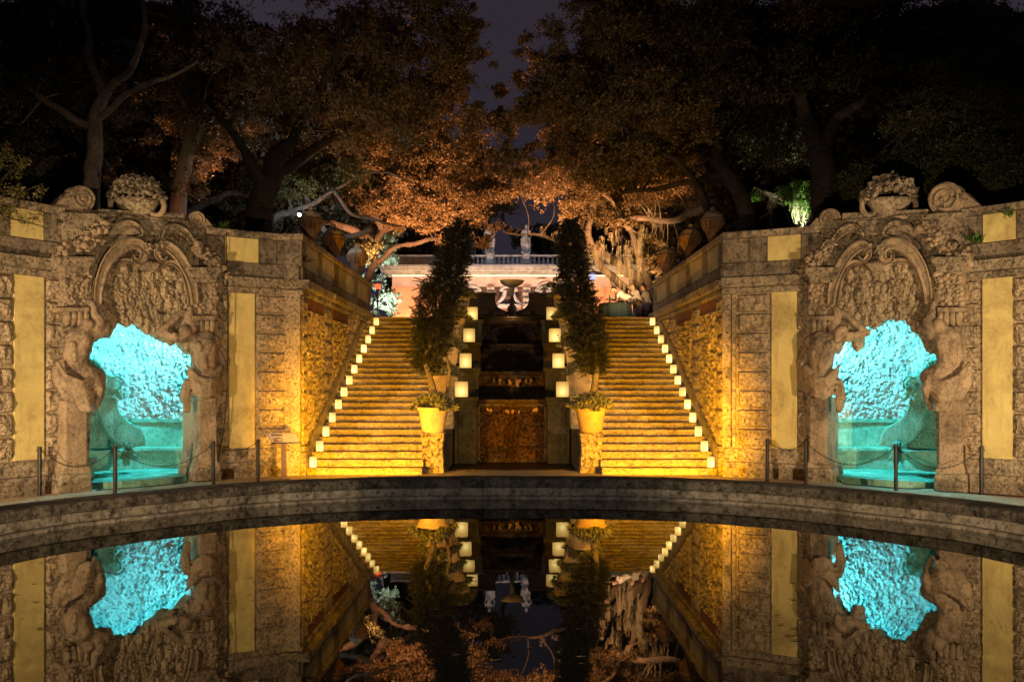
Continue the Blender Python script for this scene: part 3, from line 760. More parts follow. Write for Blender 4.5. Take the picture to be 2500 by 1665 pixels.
    for k in range(41):
        y = 21.62 + (YE-21.62)*k/40; z = min(4.07, zs(y)+.36)
        rows.append([(X(0), y, z-.30), (X(.13), y, z-.30), (X(.13), y, z-.06), (X(.10), y, z-.045), (X(.13), y, z-.02), (X(.10), y, z), (X(0), y, z)])
    mb.grid(rows); mb.add(rows[0], [tuple(range(7))]); sb(mb, 21.34, 21.64, .0, .52, 0, .13); sb(mb, 21.34, 21.64, .535, .66, 0, .10)
    obj('sloping_skirting', mb, M['trim'], sw)

# ------------------------------------------------------------------ stepped dividers, pots, piers, cascade
PZ = [.93, 1.78, 2.57, 3.55, 4.42]; PY = [22.25, 24.35, 26.4, 28.5, 30.6]
def leaf_quads(C, N, D, L, Wd, droop=0):
    # C centres (n,3), D directions (n,3) unit, returns verts/faces for pointed leaves
    n = len(C); up = np.cross(D, N); up /= (np.linalg.norm(up, axis=1, keepdims=True)+1e-9)
    L = L[:, None]; Wd = Wd[:, None]
    v = np.stack([C, C + D*L*.45 + up*Wd*.5, C + D*L, C + D*L*.45 - up*Wd*.5], 1).reshape(-1, 3)
    return v
def fast_mesh(name, v, mat, parent=None, label=None, cat=None, group=None, kind=None):
    n = len(v)//4; off = _wl(parent) if parent is not None else V((float(v[:,0].mean()), float(v[:,1].mean()), float(v[:,2].min())))
    v = v - np.array(off)
    me = bpy.data.meshes.new(name); me.vertices.add(n*4); me.vertices.foreach_set('co', v.astype(np.float32).ravel())
    me.loops.add(n*4); me.loops.foreach_set('vertex_index', np.arange(n*4, dtype=np.int32))
    me.polygons.add(n); me.polygons.foreach_set('loop_start', np.arange(0, n*4, 4, dtype=np.int32)); me.update(calc_edges=True)
    me.materials.append(mat); o = bpy.data.objects.new(name, me); COL.objects.link(o)
    if parent is not None: o.parent = parent
    else: o.location = off
    WL[o.name] = off
    return tag(o, label, cat, group, kind)
def rnd_unit(n):
    d = RNG.normal(size=(n, 3)); return d/np.linalg.norm(d, axis=1, keepdims=True)
def succulent(name_loc, rad, parent, n=420, hgt=.10, L=.15):
    n = int(n*4.2); rad *= 1.30; hgt *= 2.0; L *= 1.2; name_loc = (name_loc[0], name_loc[1], name_loc[2]-.03)
    c = np.array(name_loc); a = RNG.uniform(0, 2*pi, n); r = rad*np.sqrt(RNG.uniform(0, 1, n))
    # leaves gathered into rosettes
    k = 60; ra = RNG.uniform(0, 2*pi, k); rr = rad*np.sqrt(RNG.uniform(.0, 1, k)); R = np.stack([rr*np.cos(ra), rr*np.sin(ra), hgt*(1-(rr/rad)**2)*1.2 - .05*(rr/rad)**4], 1)
    idx = RNG.integers(0, k, n); d = rnd_unit(n); d[:,2] = np.abs(d[:,2])*.8+.12; d += R[idx]*np.array([1.2,1.2,0])/rad*.5; d /= np.linalg.norm(d, axis=1, keepdims=True)
    C = c + R[idx]
    v = leaf_quads(C, rnd_unit(n), d, RNG.uniform(.6, 1.25, n)*L, np.full(n, .036))
    fast_mesh('foliage', v, M['leaf_succ'], parent)
PXC = [1.86, 1.87, 1.80, 1.72, 1.66]
POTLAB = {(-1,0):'yellow lit clay pot of succulents at the foot of the left staircase',(1,0):'orange rimmed terracotta pot of succulents at the foot of the right staircase'}
ordn = ['first','second','third','fourth','fifth']
for sd in (-1, 1):
    nm = 'left' if sd < 0 else 'right'
    dv = thing('stepped_divider', f'stepped stone wall carrying plant pots between cascade and {nm} stairs', 'garden wall', (sd*1.8, 22.2, 0))
    for i in range(5):
        y0 = PY[i]-.30 + (0 if i else .33); y1 = PY[i+1]-.30 if i < 4 else 31.9
        mb = MB(); mb.box(min(sd*1.54, sd*2.06), max(sd*1.54, sd*2.06), y0+.25, y1+.002, 0, PZ[i]-.07 - (.06 if i == 0 else 0)); obj('wall_tier', mb, M['pier'], dv)
        if i:
            mb = MB(); mb.box(min(sd*1.50, sd*2.10), max(sd*1.50, sd*2.10), y0-.03, y0+.6, PZ[i]-.85, PZ[i]-.07); mb.box(min(sd*1.47, sd*2.13), max(sd*1.47, sd*2.13), y0-.06, y0+.65, PZ[i]-.068, PZ[i]); obj('pot_block', mb, M['step'], dv, bevel=.015)
    # first pedestal, waisted
    t = thing('pot_pedestal', f'waisted pitted stone pedestal under the front pot of the {nm} stairs', 'pedestal', (sd*PXC[0], PY[0], 0))
    mb = MB(); rows = []
    prof = [(.27,0),(.27,.10),(.25,.13),(.255,.30),(.235,.42),(.23,.58),(.25,.74),(.262,.78),(.262,.86),(.275,.865),(.275,.93)]
    for (ex, ey) in ((-1,-1),(1,-1),(1,1),(-1,1)): rows.append([(sd*PXC[0]+ex*r, PY[0]+ey*r, z) for r, z in prof])
    mb.grid(rows, closeu=True); mb.add([r[-1] for r in rows], [(0,1,2,3)]); obj('pedestal_block', mb, M['verm'], t, bevel=.012)
    mb = MB(); mb.box(sd*PXC[0]-.15, sd*PXC[0]+.15, PY[0]-.262, PY[0]-.22, .16, .72); obj('carved_panel', mb, M['verm'], t, bevel=.01)
    for i in range(5):
        s = (1.0, 1.0, .94, .92, .90)[i] * (1 if i == 0 or sd > 0 else .95)
        base = (sd*PXC[i], PY[i]+(.0 if i == 0 else .02), PZ[i])
        pale = (sd < 0 and i in (0, 2, 3, 4)) or (sd > 0 and i in (1, 2, 3))
        lab = POTLAB.get((sd, i), f'{"pale" if pale else "dark"} clay pot, {ordn[i]} pot up from the path along the {nm} stairs')
        t = thing('plant_pot', lab, 'plant pot', base, 'clay pots stepping up beside the cascade')
        mb = MB()
        mb.lathe([(0,0),(.25*s,0),(.258*s,.015),(.29*s,.18*s),(.325*s,.38*s),(.345*s,.50*s),(.352*s,.505*s),(.352*s,.52*s),(.375*s,.53*s),(.392*s,.55*s),(.392*s,.585*s),(.375*s,.60*s),(.34*s,.60*s),(.33*s,.55*s),(0,.54*s)], base, 32)
        obj('pot', mb, M['palepot'] if pale else M['terracotta'], t, smooth=True)
        mb = MB(); mb.lathe([(0,.57*s),(.2*s,.585*s),(.33*s,.56*s)], base, 16); obj('soil', mb, M['soil'], t)
        succulent((base[0], base[1], base[2]+.58*s), .38*s, t, 520 if i < 2 else 380, .12, .15)

# conical shaggy conifers growing from the front pots
def spray(name, levels, D, nsh, parent, mat, L=.05, Wd=.010):
    lv = np.array(levels, float); vs = []
    for i in range(nsh):
        y = RNG.uniform(lv[0,0], lv[-1,0]); cx = np.interp(y, lv[:,0], lv[:,1]); rx = np.interp(y, lv[:,0], lv[:,2])
        if RNG.uniform() > rx/lv[:,2].max()*1.15 + .12: continue
        a = RNG.uniform(0, 2*pi); k = D/F; q = RNG.uniform(.05, 1)**.6
        lump = 1 + .45*noise.noise(V((cos(a)*2.1, sin(a)*2.1, y/17)))
        if noise.noise(V((cos(a)*3, sin(a)*3+7, y/11))) < -.30: continue
        r = rx*q*lump*.82; o = np.array([((cx-1250)+r*cos(a))*k, D+r*k*sin(a), CZ-(y-YH)*k])
        d = np.array([cos(a)*.8, sin(a)*.8, RNG.uniform(-.15, .95)]) + RNG.normal(size=3)*.25; d /= np.linalg.norm(d)
        ln = RNG.uniform(.10, .30)*(.6+.5*q); n = int(34+ln*130); t_ = RNG.uniform(0, 1, n)
        C = o + d*(t_*ln)[:,None] + RNG.normal(size=(n,3))*(.028*(1.1-t_))[:,None]; C[:,2] -= .05*t_**2
        dd = d*.9 + rnd_unit(n)*.65; dd /= np.linalg.norm(dd, axis=1, keepdims=True)
        vs.append(leaf_quads(C, rnd_unit(n), dd, RNG.uniform(.6, 1.3, n)*L, np.full(n, Wd)))
    return fast_mesh(name, np.concatenate(vs), mat, parent)
t = thing('potted_conifer', 'dark shaggy conifer twisting up from the front left pot', 'conifer', (-1.86, 22.25, 1.5))
mb = MB(); pts = [P(x, y, D) for x, y, D in ((1062,975,22.3),(1056,940,22.3),(1045,905,22.3),(1036,880,22.4),(1046,850,22.5),(1062,800,22.5),(1078,740,22.5),(1092,680,22.5),(1110,620,22.5),(1125,570,22.5))]
mb.tube(pts, [.085,.07,.065,.06,.055,.05,.045,.035,.025,.012], 8); mb.tube([P(1092,960,22.5),P(1098,905,22.6),P(1088,860,22.6),P(1080,820,22.5)], [.045,.04,.035,.02], 7)
obj('trunk', mb, M['bark2'], t, smooth=True)
spray('crown', [(538,1130,5),(560,1127,17),(600,1117,36),(640,1108,42),(665,1100,38),(700,1088,55),(730,1074,52),(760,1062,56),(800,1056,54),(840,1052,46),(870,1046,34),(905,1040,20)], 22.5, 3300, t, M['leaf_conifer'])
t = thing('potted_conifer', 'tall columnar conifer rising from the front right pot', 'conifer', (1.86, 22.25, 1.5))
mb = MB(); pts = [P(x, y, 22.3) for x, y in ((1446,975),(1453,935),(1458,890),(1450,850),(1436,780),(1418,700),(1402,620),(1392,560))]
mb.tube(pts, [.10,.08,.065,.06,.05,.04,.02,.01], 8); obj('trunk', mb, M['bark2'], t, smooth=True)
spray('crown', [(538,1389,5),(560,1391,15),(600,1395,25),(650,1400,32),(700,1405,36),(750,1418,44),(800,1432,48),(850,1440,44),(880,1446,34),(915,1452,16)], 22.4, 3300, t, M['leaf_conifer'])

# cascade
cs = thing('water_cascade', 'dark wet stone cascade of stepped basins between the two staircases', 'cascade', (0, 24.9, 0))
TD = [24.95, 26.6, 28.25, 29.9]; TZ = [1.66, 2.42, 3.26, 4.06]
def rough_sheet(x0, x1, y, z0, z1, amp, sc, res=.04, bow=0):
    nx = int((x1-x0)/res); nz_ = max(3, int((z1-z0)/res)); rows = []
    for i in range(nx+1):
        x = x0+(x1-x0)*i/nx; row = []
        for j in range(nz_+1):
            z = z0+(z1-z0)*j/nz_; row.append((x, y - amp*fbm((x, y, z), sc, 4) - bow*(1-(x/x1)**2)*((z-z0)/(z1-z0))**3, z))
        rows.append(row)
    m_ = MB(); m_.grid(rows); return m_
for i in range(4):
    zb = -.1 if i == 0 else TZ[i-1]-.3
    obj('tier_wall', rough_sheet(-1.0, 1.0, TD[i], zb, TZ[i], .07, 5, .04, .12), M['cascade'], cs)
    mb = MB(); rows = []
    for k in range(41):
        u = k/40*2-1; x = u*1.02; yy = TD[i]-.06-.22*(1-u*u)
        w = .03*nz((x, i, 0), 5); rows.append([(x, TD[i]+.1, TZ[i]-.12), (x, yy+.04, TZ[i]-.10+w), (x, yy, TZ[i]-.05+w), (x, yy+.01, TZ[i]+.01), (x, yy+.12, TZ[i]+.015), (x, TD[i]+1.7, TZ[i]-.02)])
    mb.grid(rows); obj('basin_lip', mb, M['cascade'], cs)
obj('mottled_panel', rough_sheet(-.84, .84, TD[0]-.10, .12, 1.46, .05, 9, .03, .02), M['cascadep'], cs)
mb = MB()
for s in (-1, 1): mb.box(min(s*.84, s*.93), max(s*.84, s*.93), TD[0]-.2, TD[0], .05, 1.55)
mb.box(-.93, .93, TD[0]-.2, TD[0], 1.47, 1.58); obj('panel_frame', mb, M['cascade'], cs, bevel=.02)
mb = MB()
for i, zc, us in ((0, 1.40, (-.78,-.70,-.16,-.12,.02,.22,.72,.80)), (1, 2.20, (-.6,-.42,-.08,.16,.24,.5,.66))):
    for u in us:
        x = u*.8; r = random.uniform(.025, .05)
        for q in range(4):
            mb.ball((x+random.uniform(-.03,.03), TD[i]-.15-(.08 if i else 0), zc-.08*(1-u*u)+.05-q*r*.9), (r*random.uniform(.5,1.2)*(1-.15*q), .02, r*random.uniform(.8, 1.4)), 9, 6)
obj('calcite_drip', mb, M['calcite'], cs, smooth=True)
mb = MB(); rows = []
for k in range(31):
    u = k/30*2-1; z = 1.36-.10*(1-u*u); rows.append([(u*.8, TD[0]-.12, z-.03), (u*.8, TD[0]-.20, z-.02), (u*.8, TD[0]-.20, z+.02), (u*.8, TD[0]-.12, z+.05)])
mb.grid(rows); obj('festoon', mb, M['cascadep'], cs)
for s in (-1, 1):
    for i in range(4):
        y0 = 24.45+1.66*i; mb = MB(); x0, x1 = s*.93, s*1.50; z1 = [1.735,2.525,3.32,4.09][i]
        zb = 0 if i == 0 else z1-1.1
        mb.box(min(x0,x1), max(x0,x1), y0+.03, y0+1.68, zb, z1-.10); obj('side_pier', mb, M['pier'], cs, bevel=.015)
        mb = MB(); mb.box(min(s*.88,x1+s*.03), max(s*.88,x1+s*.03), y0-.03, y0+.62, z1-.10, z1); mb.box(min(s*.90,x1), max(s*.90,x1), y0, y0+.6, z1-.14, z1-.10); obj('pier_cap', mb, M['pier'], cs, bevel=.012)
        if i == 0:
            mb = MB(); mb.box(min(s*1.05,s*1.4), max(s*1.05,s*1.4), y0+.005, y0+.035, .12, 1.45); obj('pier_panel', mb, M['pier'], cs, bevel=.01)
mb = MB(); mb.box(-1.5, 1.5, 22.75, 24.95, -.05, .012); obj('basin_floor', mb, M['cascade'], cs)

# ------------------------------------------------------------------ lanterns
def small_lantern():
    mb = MB(); mb.lathe([(0,0),(.078,0),(.083,.004),(.083,.238),(.080,.244),(.070,.244),(.066,.20),(0,.19)], (0,0,0), 24)
    return obj('candle_lantern', mb, M['lant_s'], None, smooth=False)
proto = small_lantern(); used = False
words = ['lowest','second','third','fourth','fifth','sixth','seventh','eighth','ninth','tenth','eleventh','twelfth','topmost']
for sd in (-1, 1):
    for k in range(13):
        o = proto if not used else proto.copy()
        if used: COL.objects.link(o)
        used = True
        i = 2*k; y = Y0+i*TR+.16; z = (i+1)*RI+.004
        xx = (4.60-.012*k*1.6) if sd < 0 else (4.76-.02*k)
        o.location = (sd*(min(xx, 4.57)), y, z); o.rotation_euler = (0, 0, random.uniform(0, 3))
        w = {0:'lowest small glowing candle lantern', 12:'topmost small glowing candle lantern'}.get(k, f'small glowing candle lantern, {words[k]} from the bottom')
        tag(o, f'{w} on the {"left" if sd < 0 else "right"} staircase', 'lantern', None, None); o['group'] = 'candle lanterns on every other step'
mb = MB()
c = .166; bvp = [(-c,-c),(c,-c),(c,c),(-c,c)]
mb.box(-c, c, -c, c, 0, .40); proto = obj('square_lantern', mb, M['lant_l'], None, bevel=.02); used = False
for sd in (-1, 1):
    for k in range(4):
        o = proto if not used else proto.copy()
        if used: COL.objects.link(o)
        used = True
        o.location = (sd*(1.325-.025*k), 24.72+1.66*k, [1.74,2.53,3.325,4.095][k]); o.rotation_euler = (0,0,random.uniform(-.06,.06))
        tag(o, f'large square glowing lantern, {["lowest","second lowest","third lowest","topmost"][k]} on the cascade piers at the {"left" if sd < 0 else "right"}', 'lantern'); o['group'] = 'square lanterns on the cascade piers'

# ------------------------------------------------------------------ posts and chains
POSTS = [(97,1209),(281,1205),(521,1186),(630,1177),(1873,1175),(1967,1181),(2187,1197),(2396,1207)]
POSW = ['leftmost post outside the left grotto','post in front of the left grotto opening','post beside the inner pillar of the left grotto','post by the sign next to the left staircase','post under the inner right yellow panel','post before the inner pillar of the right grotto','post in front of the right grotto opening','rightmost post outside the right grotto']
PW = []
t0 = thing('barrier_post', '', 'post', (0,0,0))
mb = MB(); mb.lathe([(0,0),(.036,0),(.036,.86),(.039,.865),(.039,.90),(.034,.905),(0,.905)], (0,0,0), 16); obj('pole', mb, M['metal'], t0, smooth=False)
mb = MB(); mb.tube([(.036,0,.84),(.06,0,.84),(.065,0,.82),(.05,0,.81)], .006, 6); mb.tube([(-.036,0,.84),(-.06,0,.84),(-.065,0,.82),(-.05,0,.81)], .006, 6); obj('chain_hook', mb, M['metal'], t0)
mb = MB(); mb.lathe([(0,0),(.055,0),(.055,.008),(.036,.012)], (0,0,0), 16); obj('base_plate', mb, M['metal'], t0)
for i, (px, py) in enumerate(POSTS):
    D = F*CZ/(py-YH); p = P(px, py, D); p.z = 0; PW.append(p)
    o = t0 if i == 0 else copy_tree(t0); o.location = p; o['label'] = 'black metal barrier ' + POSW[i]; o['group'] = 'barrier posts along the path'; o['category'] = 'post'
def chain(a, b, sag, label):
    mb = MB(); n = int((b-a).length/.034); pts = []
    for i in range(n+1):
        t = i/n; p = a.lerp(b, t); p = V((p.x, p.y, p.z - sag*4*t*(1-t))); pts.append(p)
    for i in range(n):
        d = (pts[i+1]-pts[i]); m = (pts[i]+pts[i+1])/2; u = d.normalized(); w = u.cross(V((0,0,1))).normalized()
        v = w if i % 2 else u.cross(w)
        mb.tube([m + u*.024*cos(q) + v*.011*sin(q) for q in np.linspace(0, 2*pi, 9)], .0045, 4, False)
    obj('barrier_chain', mb, M['metal'], None, label=label, cat='chain', group='sagging chains between posts')
for a, b, s, l in ((0,1,.30,'chain between the two outermost left posts'),(1,2,.36,'chain across the left grotto opening'),(2,3,.13,'short chain between the two posts by the sign'),(4,5,.13,'short chain under the inner right yellow panel'),(5,6,.37,'chain across the right grotto opening'),(6,7,.36,'chain between the two outermost right posts')):
    chain(PW[a]+V((.05,0,.82)), PW[b]+V((-.05,0,.82)), s, 'sagging black ' + l)

# ------------------------------------------------------------------ sign by the left staircase
D = F*CZ/(1170-YH); bx = P(693, 1170, D); bx.z = 0
t = thing('information_sign', 'slanted brown information panel on a post beside the left staircase', 'sign', tuple(bx))
mb = MB(); mb.box(bx.x-.05, bx.x+.05, bx.y-.03, bx.y+.03, 0, .80); obj('post', mb, plain('brown_post', (.07,.035,.03), .5), t, bevel=.006)
mb = MB(); mb.box(bx.x-.12, bx.x+.12, bx.y-.10, bx.y+.10, 0, .012); obj('base_plate', mb, M['metal'], t)
TL, TRR, BR, BL = P(652,1057,D+.14), P(722,1056.5,D+.14), P(734,1080,D-.06), P(663,1081,D-.06)
def sp(u, v, h=0):
    a = TL.lerp(TRR, u); b_ = BL.lerp(BR, u); q = a.lerp(b_, v); nn = (TRR-TL).cross(BL-TL).normalized(); nn = nn if nn.z > 0 else -nn; return q + nn*h
mb = MB(); mb.hexa([sp(0,1,-.025), sp(1,1,-.025), sp(1,0,-.025), sp(0,0,-.025), sp(0,1), sp(1,1), sp(1,0), sp(0,0)]); obj('panel_board', mb, M['blue_edge'], t)
def rect(mb, u0, u1, v0, v1, h): mb.add([sp(u0,v1,h), sp(u1,v1,h), sp(u1,v0,h), sp(u0,v0,h)], [(0,1,2,3)])
mb = MB(); rect(mb, .015, .985, .03, .95, .003); obj('printed_sheet', mb, M['paper'], t)
mb = MB(); rect(mb, .10, .5, .13, .34, .005); obj('printed_picture', mb, M['ink'], t)
mb = MB()
def spl(pts, r=.004): mb.tube([sp(u, v, .006) for u, v in pts], r, 4)
for k in range(3): spl([(.30+.17*cos(a)*(1-k*.22), .70+.2*sin(a)*(1-k*.2)) for a in np.linspace(0, 2*pi, 20)])
spl([(.08,.5),(.11,.62),(.10,.78),(.14,.88)]); spl([(.16,.55),(.14,.7),(.2,.85)])
obj('printed_plan', mb, M['ink'], t)
mb = MB()
for k in range(13):
    v = .10+.062*k
    if k in (4, 9): continue
    u = .57
    while u < .93:
        w = random.uniform(.02, .06); rect(mb, u, min(.95, u+w), v, v+.02, .005); u += w+.012
obj('printed_text', mb, M['inkpale'], t)

# ------------------------------------------------------------------ cables
mb = MB(); pts = [WA.W(553, 568, .12), WA.W(553.5, 620, .09), WA.W(554.5, 690, .22), WA.W(556, 760, .22), WA.W(556, 860, .2), WA.W(555, 940, .2), WA.W(550, 1010, .2), WA.W(545, 1055, .2), WA.W(535, 1110, .25), WA.W(527, 1150, .3), WA.W(520, 1168, .4), WA.W(500, 1174, .45), WA.W(470, 1174, .5), WA.W(455, 1160, .42), WA.W(462, 1140, .42)]
mb.tube(catmull(pts, 5), .009, 6); mb.tube([WA.W(546,1048,.2), WA.W(544,1062,.2)], .022, 8)
obj('hanging_cable', mb, M['rubber'], None, label='black cable hanging down from the left parapet beside the portal', cat='cable')
mb = MB(); pts = [WA.Z(458,.02,.42), WA.Z(430,.02,.55), WA.Z(380,.02,.62), WA.Z(320,.02,.60), WA.Z(262,.02,.50), WA.Z(235,.015,.5)]
mb.tube(catmull(pts, 5), .009, 6); obj('floor_cable', mb, M['rubber'], None, label='thin black cable lying before the left grotto step', cat='cable')
mb = MB(); pts = [WB.Z(455,.10,.45), WB.Z(445,.02,.52), WB.Z(400,.02,.62), WB.Z(330,.02,.70), WB.Z(270,.02,.60), WB.Z(228,.06,.50), WB.Z(222,.02,.62), WB.Z(180,.02,.66), WB.Z(120,.02,.50), WB.Z(60,.02,.45), WB.Z(-20,.02,.4), WB.Z(-120,.02,.4)]
mb.tube(catmull(pts, 6), .011, 6); obj('floor_cable', mb, M['rubber'], None, label='long black cable snaking along the path past the right grotto', cat='cable')
M['leaf_bush'] = leafmat('bush_leaves', (.07,.07,.02), (.22,.19,.06))
M['bark3'] = stone('grey_bark', (.085,.07,.055), (.05,.042,.034), (.015,.012,.01), .6, .8, 16, 1.0, blotch=3)
M['recess'] = stone('dark_ornament_wall', (.16,.085,.05), (.09,.05,.03), (.02,.015,.01), .6, .6, 9, .8)
M['leaf_pale'] = leafmat('pale_leaves', (.10,.14,.07), (.3,.34,.2))
M['urn'] = stone('urn_stone', (.24,.13,.065), (.16,.09,.05), (.03,.02,.015), .7, .6, 16, .8)
# ------------------------------------------------------------------ urns on the stair parapets
proto = thing('parapet_urn', '', 'urn', (0,0,0))
mb = MB(); mb.lathe([(0,0),(.17,0),(.17,.06),(.11,.09),(.10,.14),(.16,.24),(.24,.48),(.31,.68),(.35,.72),(.36,.80),(.30,.82)], (0,0,0), 24); obj('vase', mb, M['urn'], proto, smooth=True)
mb = MB(); mb.lathe([(.31,.80),(.30,.88),(.22,.98),(.10,1.04),(.06,1.06),(.08,1.10),(.05,1.15),(0,1.17)], (0,0,0), 24); obj('lid', mb, M['trim'], proto, smooth=True)
mb = MB()
for i in range(14):
    a = 2*pi*i/14; mb.tube([(.245*cos(a),.245*sin(a),.48),(.30*cos(a),.30*sin(a),.60),(.33*cos(a),.33*sin(a),.70)], [.02,.03,.02], 6)
obj('relief', mb, M['urn'], proto, smooth=True)
first = True
for sd in (-1, 1):
    for k, (Y, s) in enumerate(((23.35, .86), (26.3, .92), (30.3, .96))):
        o = proto if first else copy_tree(proto); first = False
        o.location = (sd*4.98, Y, 5.47); o.scale = (s,)*3; o.rotation_euler = (0,0,random.uniform(0,6))
        o['label'] = f'carved stone urn on the {"left" if sd < 0 else "right"} stair parapet, {["nearest the portal","middle of three","farthest up the stairs"][k]}'; o['category'] = 'urn'; o['group'] = 'urns on the stair parapets'

# ------------------------------------------------------------------ casino building at the top
BD = 55.0
def BX(px): return (px-1250)*BD/F
def BZ(py): return CZ-(py-YH)*BD/F
bl = thing('garden_pavilion', 'orange lit stone pavilion with glowing cornice at the top of the stairs', 'building', (0, BD, 4.28))
mb = MB(); mb.box(BX(962), BX(1530), BD+.4, BD+6, 4.2, BZ(690)); obj('side_wall', mb, M['peach'], bl)
for a, b2 in ((955,1030),(1480,1545)): mb = MB(); mb.box(BX(a), BX(b2), BD-.05, BD+.45, 4.2, BZ(700)); obj('wing_pier', mb, M['peach'], bl, bevel=.03)
mb = MB(); mb.box(BX(958), BX(1535), BD-.1, BD+.42, BZ(700), BZ(676)); obj('frieze', mb, stone('pink_stone', (.40,.27,.22), (.32,.22,.18), (.12,.09,.08), .5, .3, 10, .4), bl)
mb = MB()
for i, (ya, yb, d) in enumerate(((676,668,.25),(668,664,.40),(664,655,.62),(655,650,.75))): mb.box(BX(958)-d, BX(1535)+d, BD-d, BD+.4, BZ(ya), BZ(yb)-.004)
obj('cornice', mb, M['grey'], bl)
mb = MB(); mb.box(BX(955), BX(1540), BD-.5, BD-.1, BZ(650), BZ(646)); obj('balustrade_base', mb, M['grey'], bl)
for a, b2 in ((955,1075),(1430,1540)): mb = MB(); mb.box(BX(a), BX(b2), BD-.45, BD-.15, BZ(646), BZ(630)); obj('solid_parapet', mb, M['grey'], bl)
mb = MB(); mb.box(BX(955), BX(1540), BD-.55, BD-.05, BZ(630), BZ(625)); obj('balustrade_rail', mb, M['grey'], bl, bevel=.02)
for px in (1082, 1197, 1284, 1380, 1426):
    mb = MB(); mb.box(BX(px-8), BX(px+8), BD-.6, BD-.02, BZ(648), BZ(622)); obj('balustrade_pier', mb, M['grey'], bl, bevel=.02)
bal = None
for a, b2 in ((1093,1188),(1208,1274),(1294,1371)):
    n = int((b2-a)/10.2)
    for i in range(n+1):
        x = BX(a + (b2-a)*i/n); z0 = BZ(646); h = BZ(630)-z0
        mb = MB(); mb.lathe([(.05,0),(.085,.02),(.06,.06*h/.4),(.10,.32*h),(.085,.5*h),(.05,.8*h),(.08,.9*h),(.08,h)], (x, BD-.3, z0), 10); obj('baluster', mb, M['grey'], bl, smooth=True)
# columns, bands, arched grilles
for px in (1108, 1198, 1286, 1373):
    mb = MB(); mb.box(BX(px-9), BX(px+9), BD-.12, BD+.42, 4.2, BZ(700)-.01); obj('pilaster', mb, M['grey'], bl, bevel=.02)
    mb = MB()
    for y in (704, 717, 731, 745): mb.box(BX(px-9.6), BX(px+9.6), BD-.26, BD-.10, BZ(y+3), BZ(y-3))
    obj('carved_band', mb, M['trim'], bl, bevel=.03)
for c_, w in ((1152, 32), (1242, 30), (1329, 30)):
    mb = MB(); mb.box(BX(c_-w), BX(c_+w), BD+.1, BD+.42, BZ(760), BZ(696)); obj('dark_recess', mb, M['recess'], bl)
    mb = MB()
    arc = [V((BX(c_+w*.62*cos(a)), BD-.02, BZ(712-14*sin(a)))) for a in np.linspace(0, pi, 15)]
    mb.tube(arc, .13, 8)
    for s in (-1, 1): mb.tube(catmull([V((BX(c_+s*w*.3), BD-.02, BZ(708))), V((BX(c_+s*w*.42), BD-.02, BZ(724))), V((BX(c_+s*w*.8), BD-.02, BZ(738))), V((BX(c_+s*w*.85), BD-.02, BZ(744)))], 4), .12, 8)
    obj('scroll_arch', mb, M['grey'], bl, smooth=True)
    mb = MB(); mb.box(BX(c_-w), BX(c_+w), BD-.16, BD+.1, BZ(752), BZ(746)); mb.box(BX(c_-w*.9), BX(c_+w*.9), BD-.22, BD+.1, BZ(745.8), BZ(743)); obj('sill', mb, M['grey'], bl, bevel=.02)
    mb = MB()
    for k in range(7):
        x = BX(c_-w*.8+w*1.6*k/6); mb.tube([(x, BD+.05, BZ(745)), (x, BD+.05, BZ(705))], .018, 5)
        mb.tube([(x+.13*cos(a), BD+.05, BZ(718)+.13*sin(a)) for a in np.linspace(0, 2*pi, 10)], .015, 4)
    obj('iron_grille', mb, M['metal'], bl)
# glow strip under the cornice
mb = MB(); mb.box(BX(960), BX(1533), BD-.52, BD-.47, BZ(676)-.02, BZ(676)+.03); obj('light_strip', mb, emit('warm_strip_light', (1,.62,.28), 4.5), bl)

def human(name, joints, rad, mats, t, voxel=.03, sm=4, extra=None):
    mb = MB()
    for a, b_, ra, rb in joints: mb.capsule(a, b_, ra, rb, 9)
    if extra: extra(mb)
    return sculpt(name, mb, mats, t, voxel, sm, lambda p: .006*fbm(p, 9, 2))
for (px, lab, sgn) in ((1197, 'draped stone statue half hidden by leaves on the pavilion balustrade', -1), (1283, 'pale standing draped stone statue on the pavilion balustrade', 1)):
    b0 = V((BX(px), BD-.3, BZ(622))); t = thing('statue', lab, 'statue', tuple(b0))
    q = lambda x, y, z: b0 + V((x*sgn, y, z))
    human('figure', [(q(-.10,0,.12), q(-.08,-.02,.48), .07,.10), (q(.10,-.06,.12), q(.10,-.10,.50), .07,.11), (q(-.08,-.02,.48), q(-.05,0,.86), .12,.16), (q(.10,-.10,.50), q(.06,0,.86), .12,.16), (q(0,0,.86), q(.02,0,1.12), .15,.14), (q(.02,0,1.12), q(.04,0,1.32), .14,.17),
        (q(.04,0,1.42), q(.05,0,1.50), .06,.06), (q(.05,-.02,1.56), q(.05,-.02,1.64), .10,.10), (q(-.16,0,1.36), q(-.26,-.04,1.10), .065,.05), (q(-.26,-.04,1.10), q(-.12,-.16,.95), .045,.035), (q(.22,0,1.36), q(.32,.02,1.12), .065,.05), (q(.32,.02,1.12), q(.26,-.1,.90), .045,.035)], 0, M['grey'], t, .04)
    human('drapery', [(q(-.14,.02,.10), q(-.16,0,.85), .10,.15), (q(.20,.05,.08), q(.17,.02,.90), .12,.12), (q(.2,-.02,.92), q(-.15,-.06,.80), .08,.08), (q(.12,.1,.1), q(.1,.1,1.0), .12,.12)], 0, M['grey'], t, .04, 2)
    mb = MB(); mb.box(b0.x-.26, b0.x+.26, b0.y-.24, b0.y+.24, b0.z, b0.z+.10); obj('plinth', mb, M['grey'], t, bevel=.02)

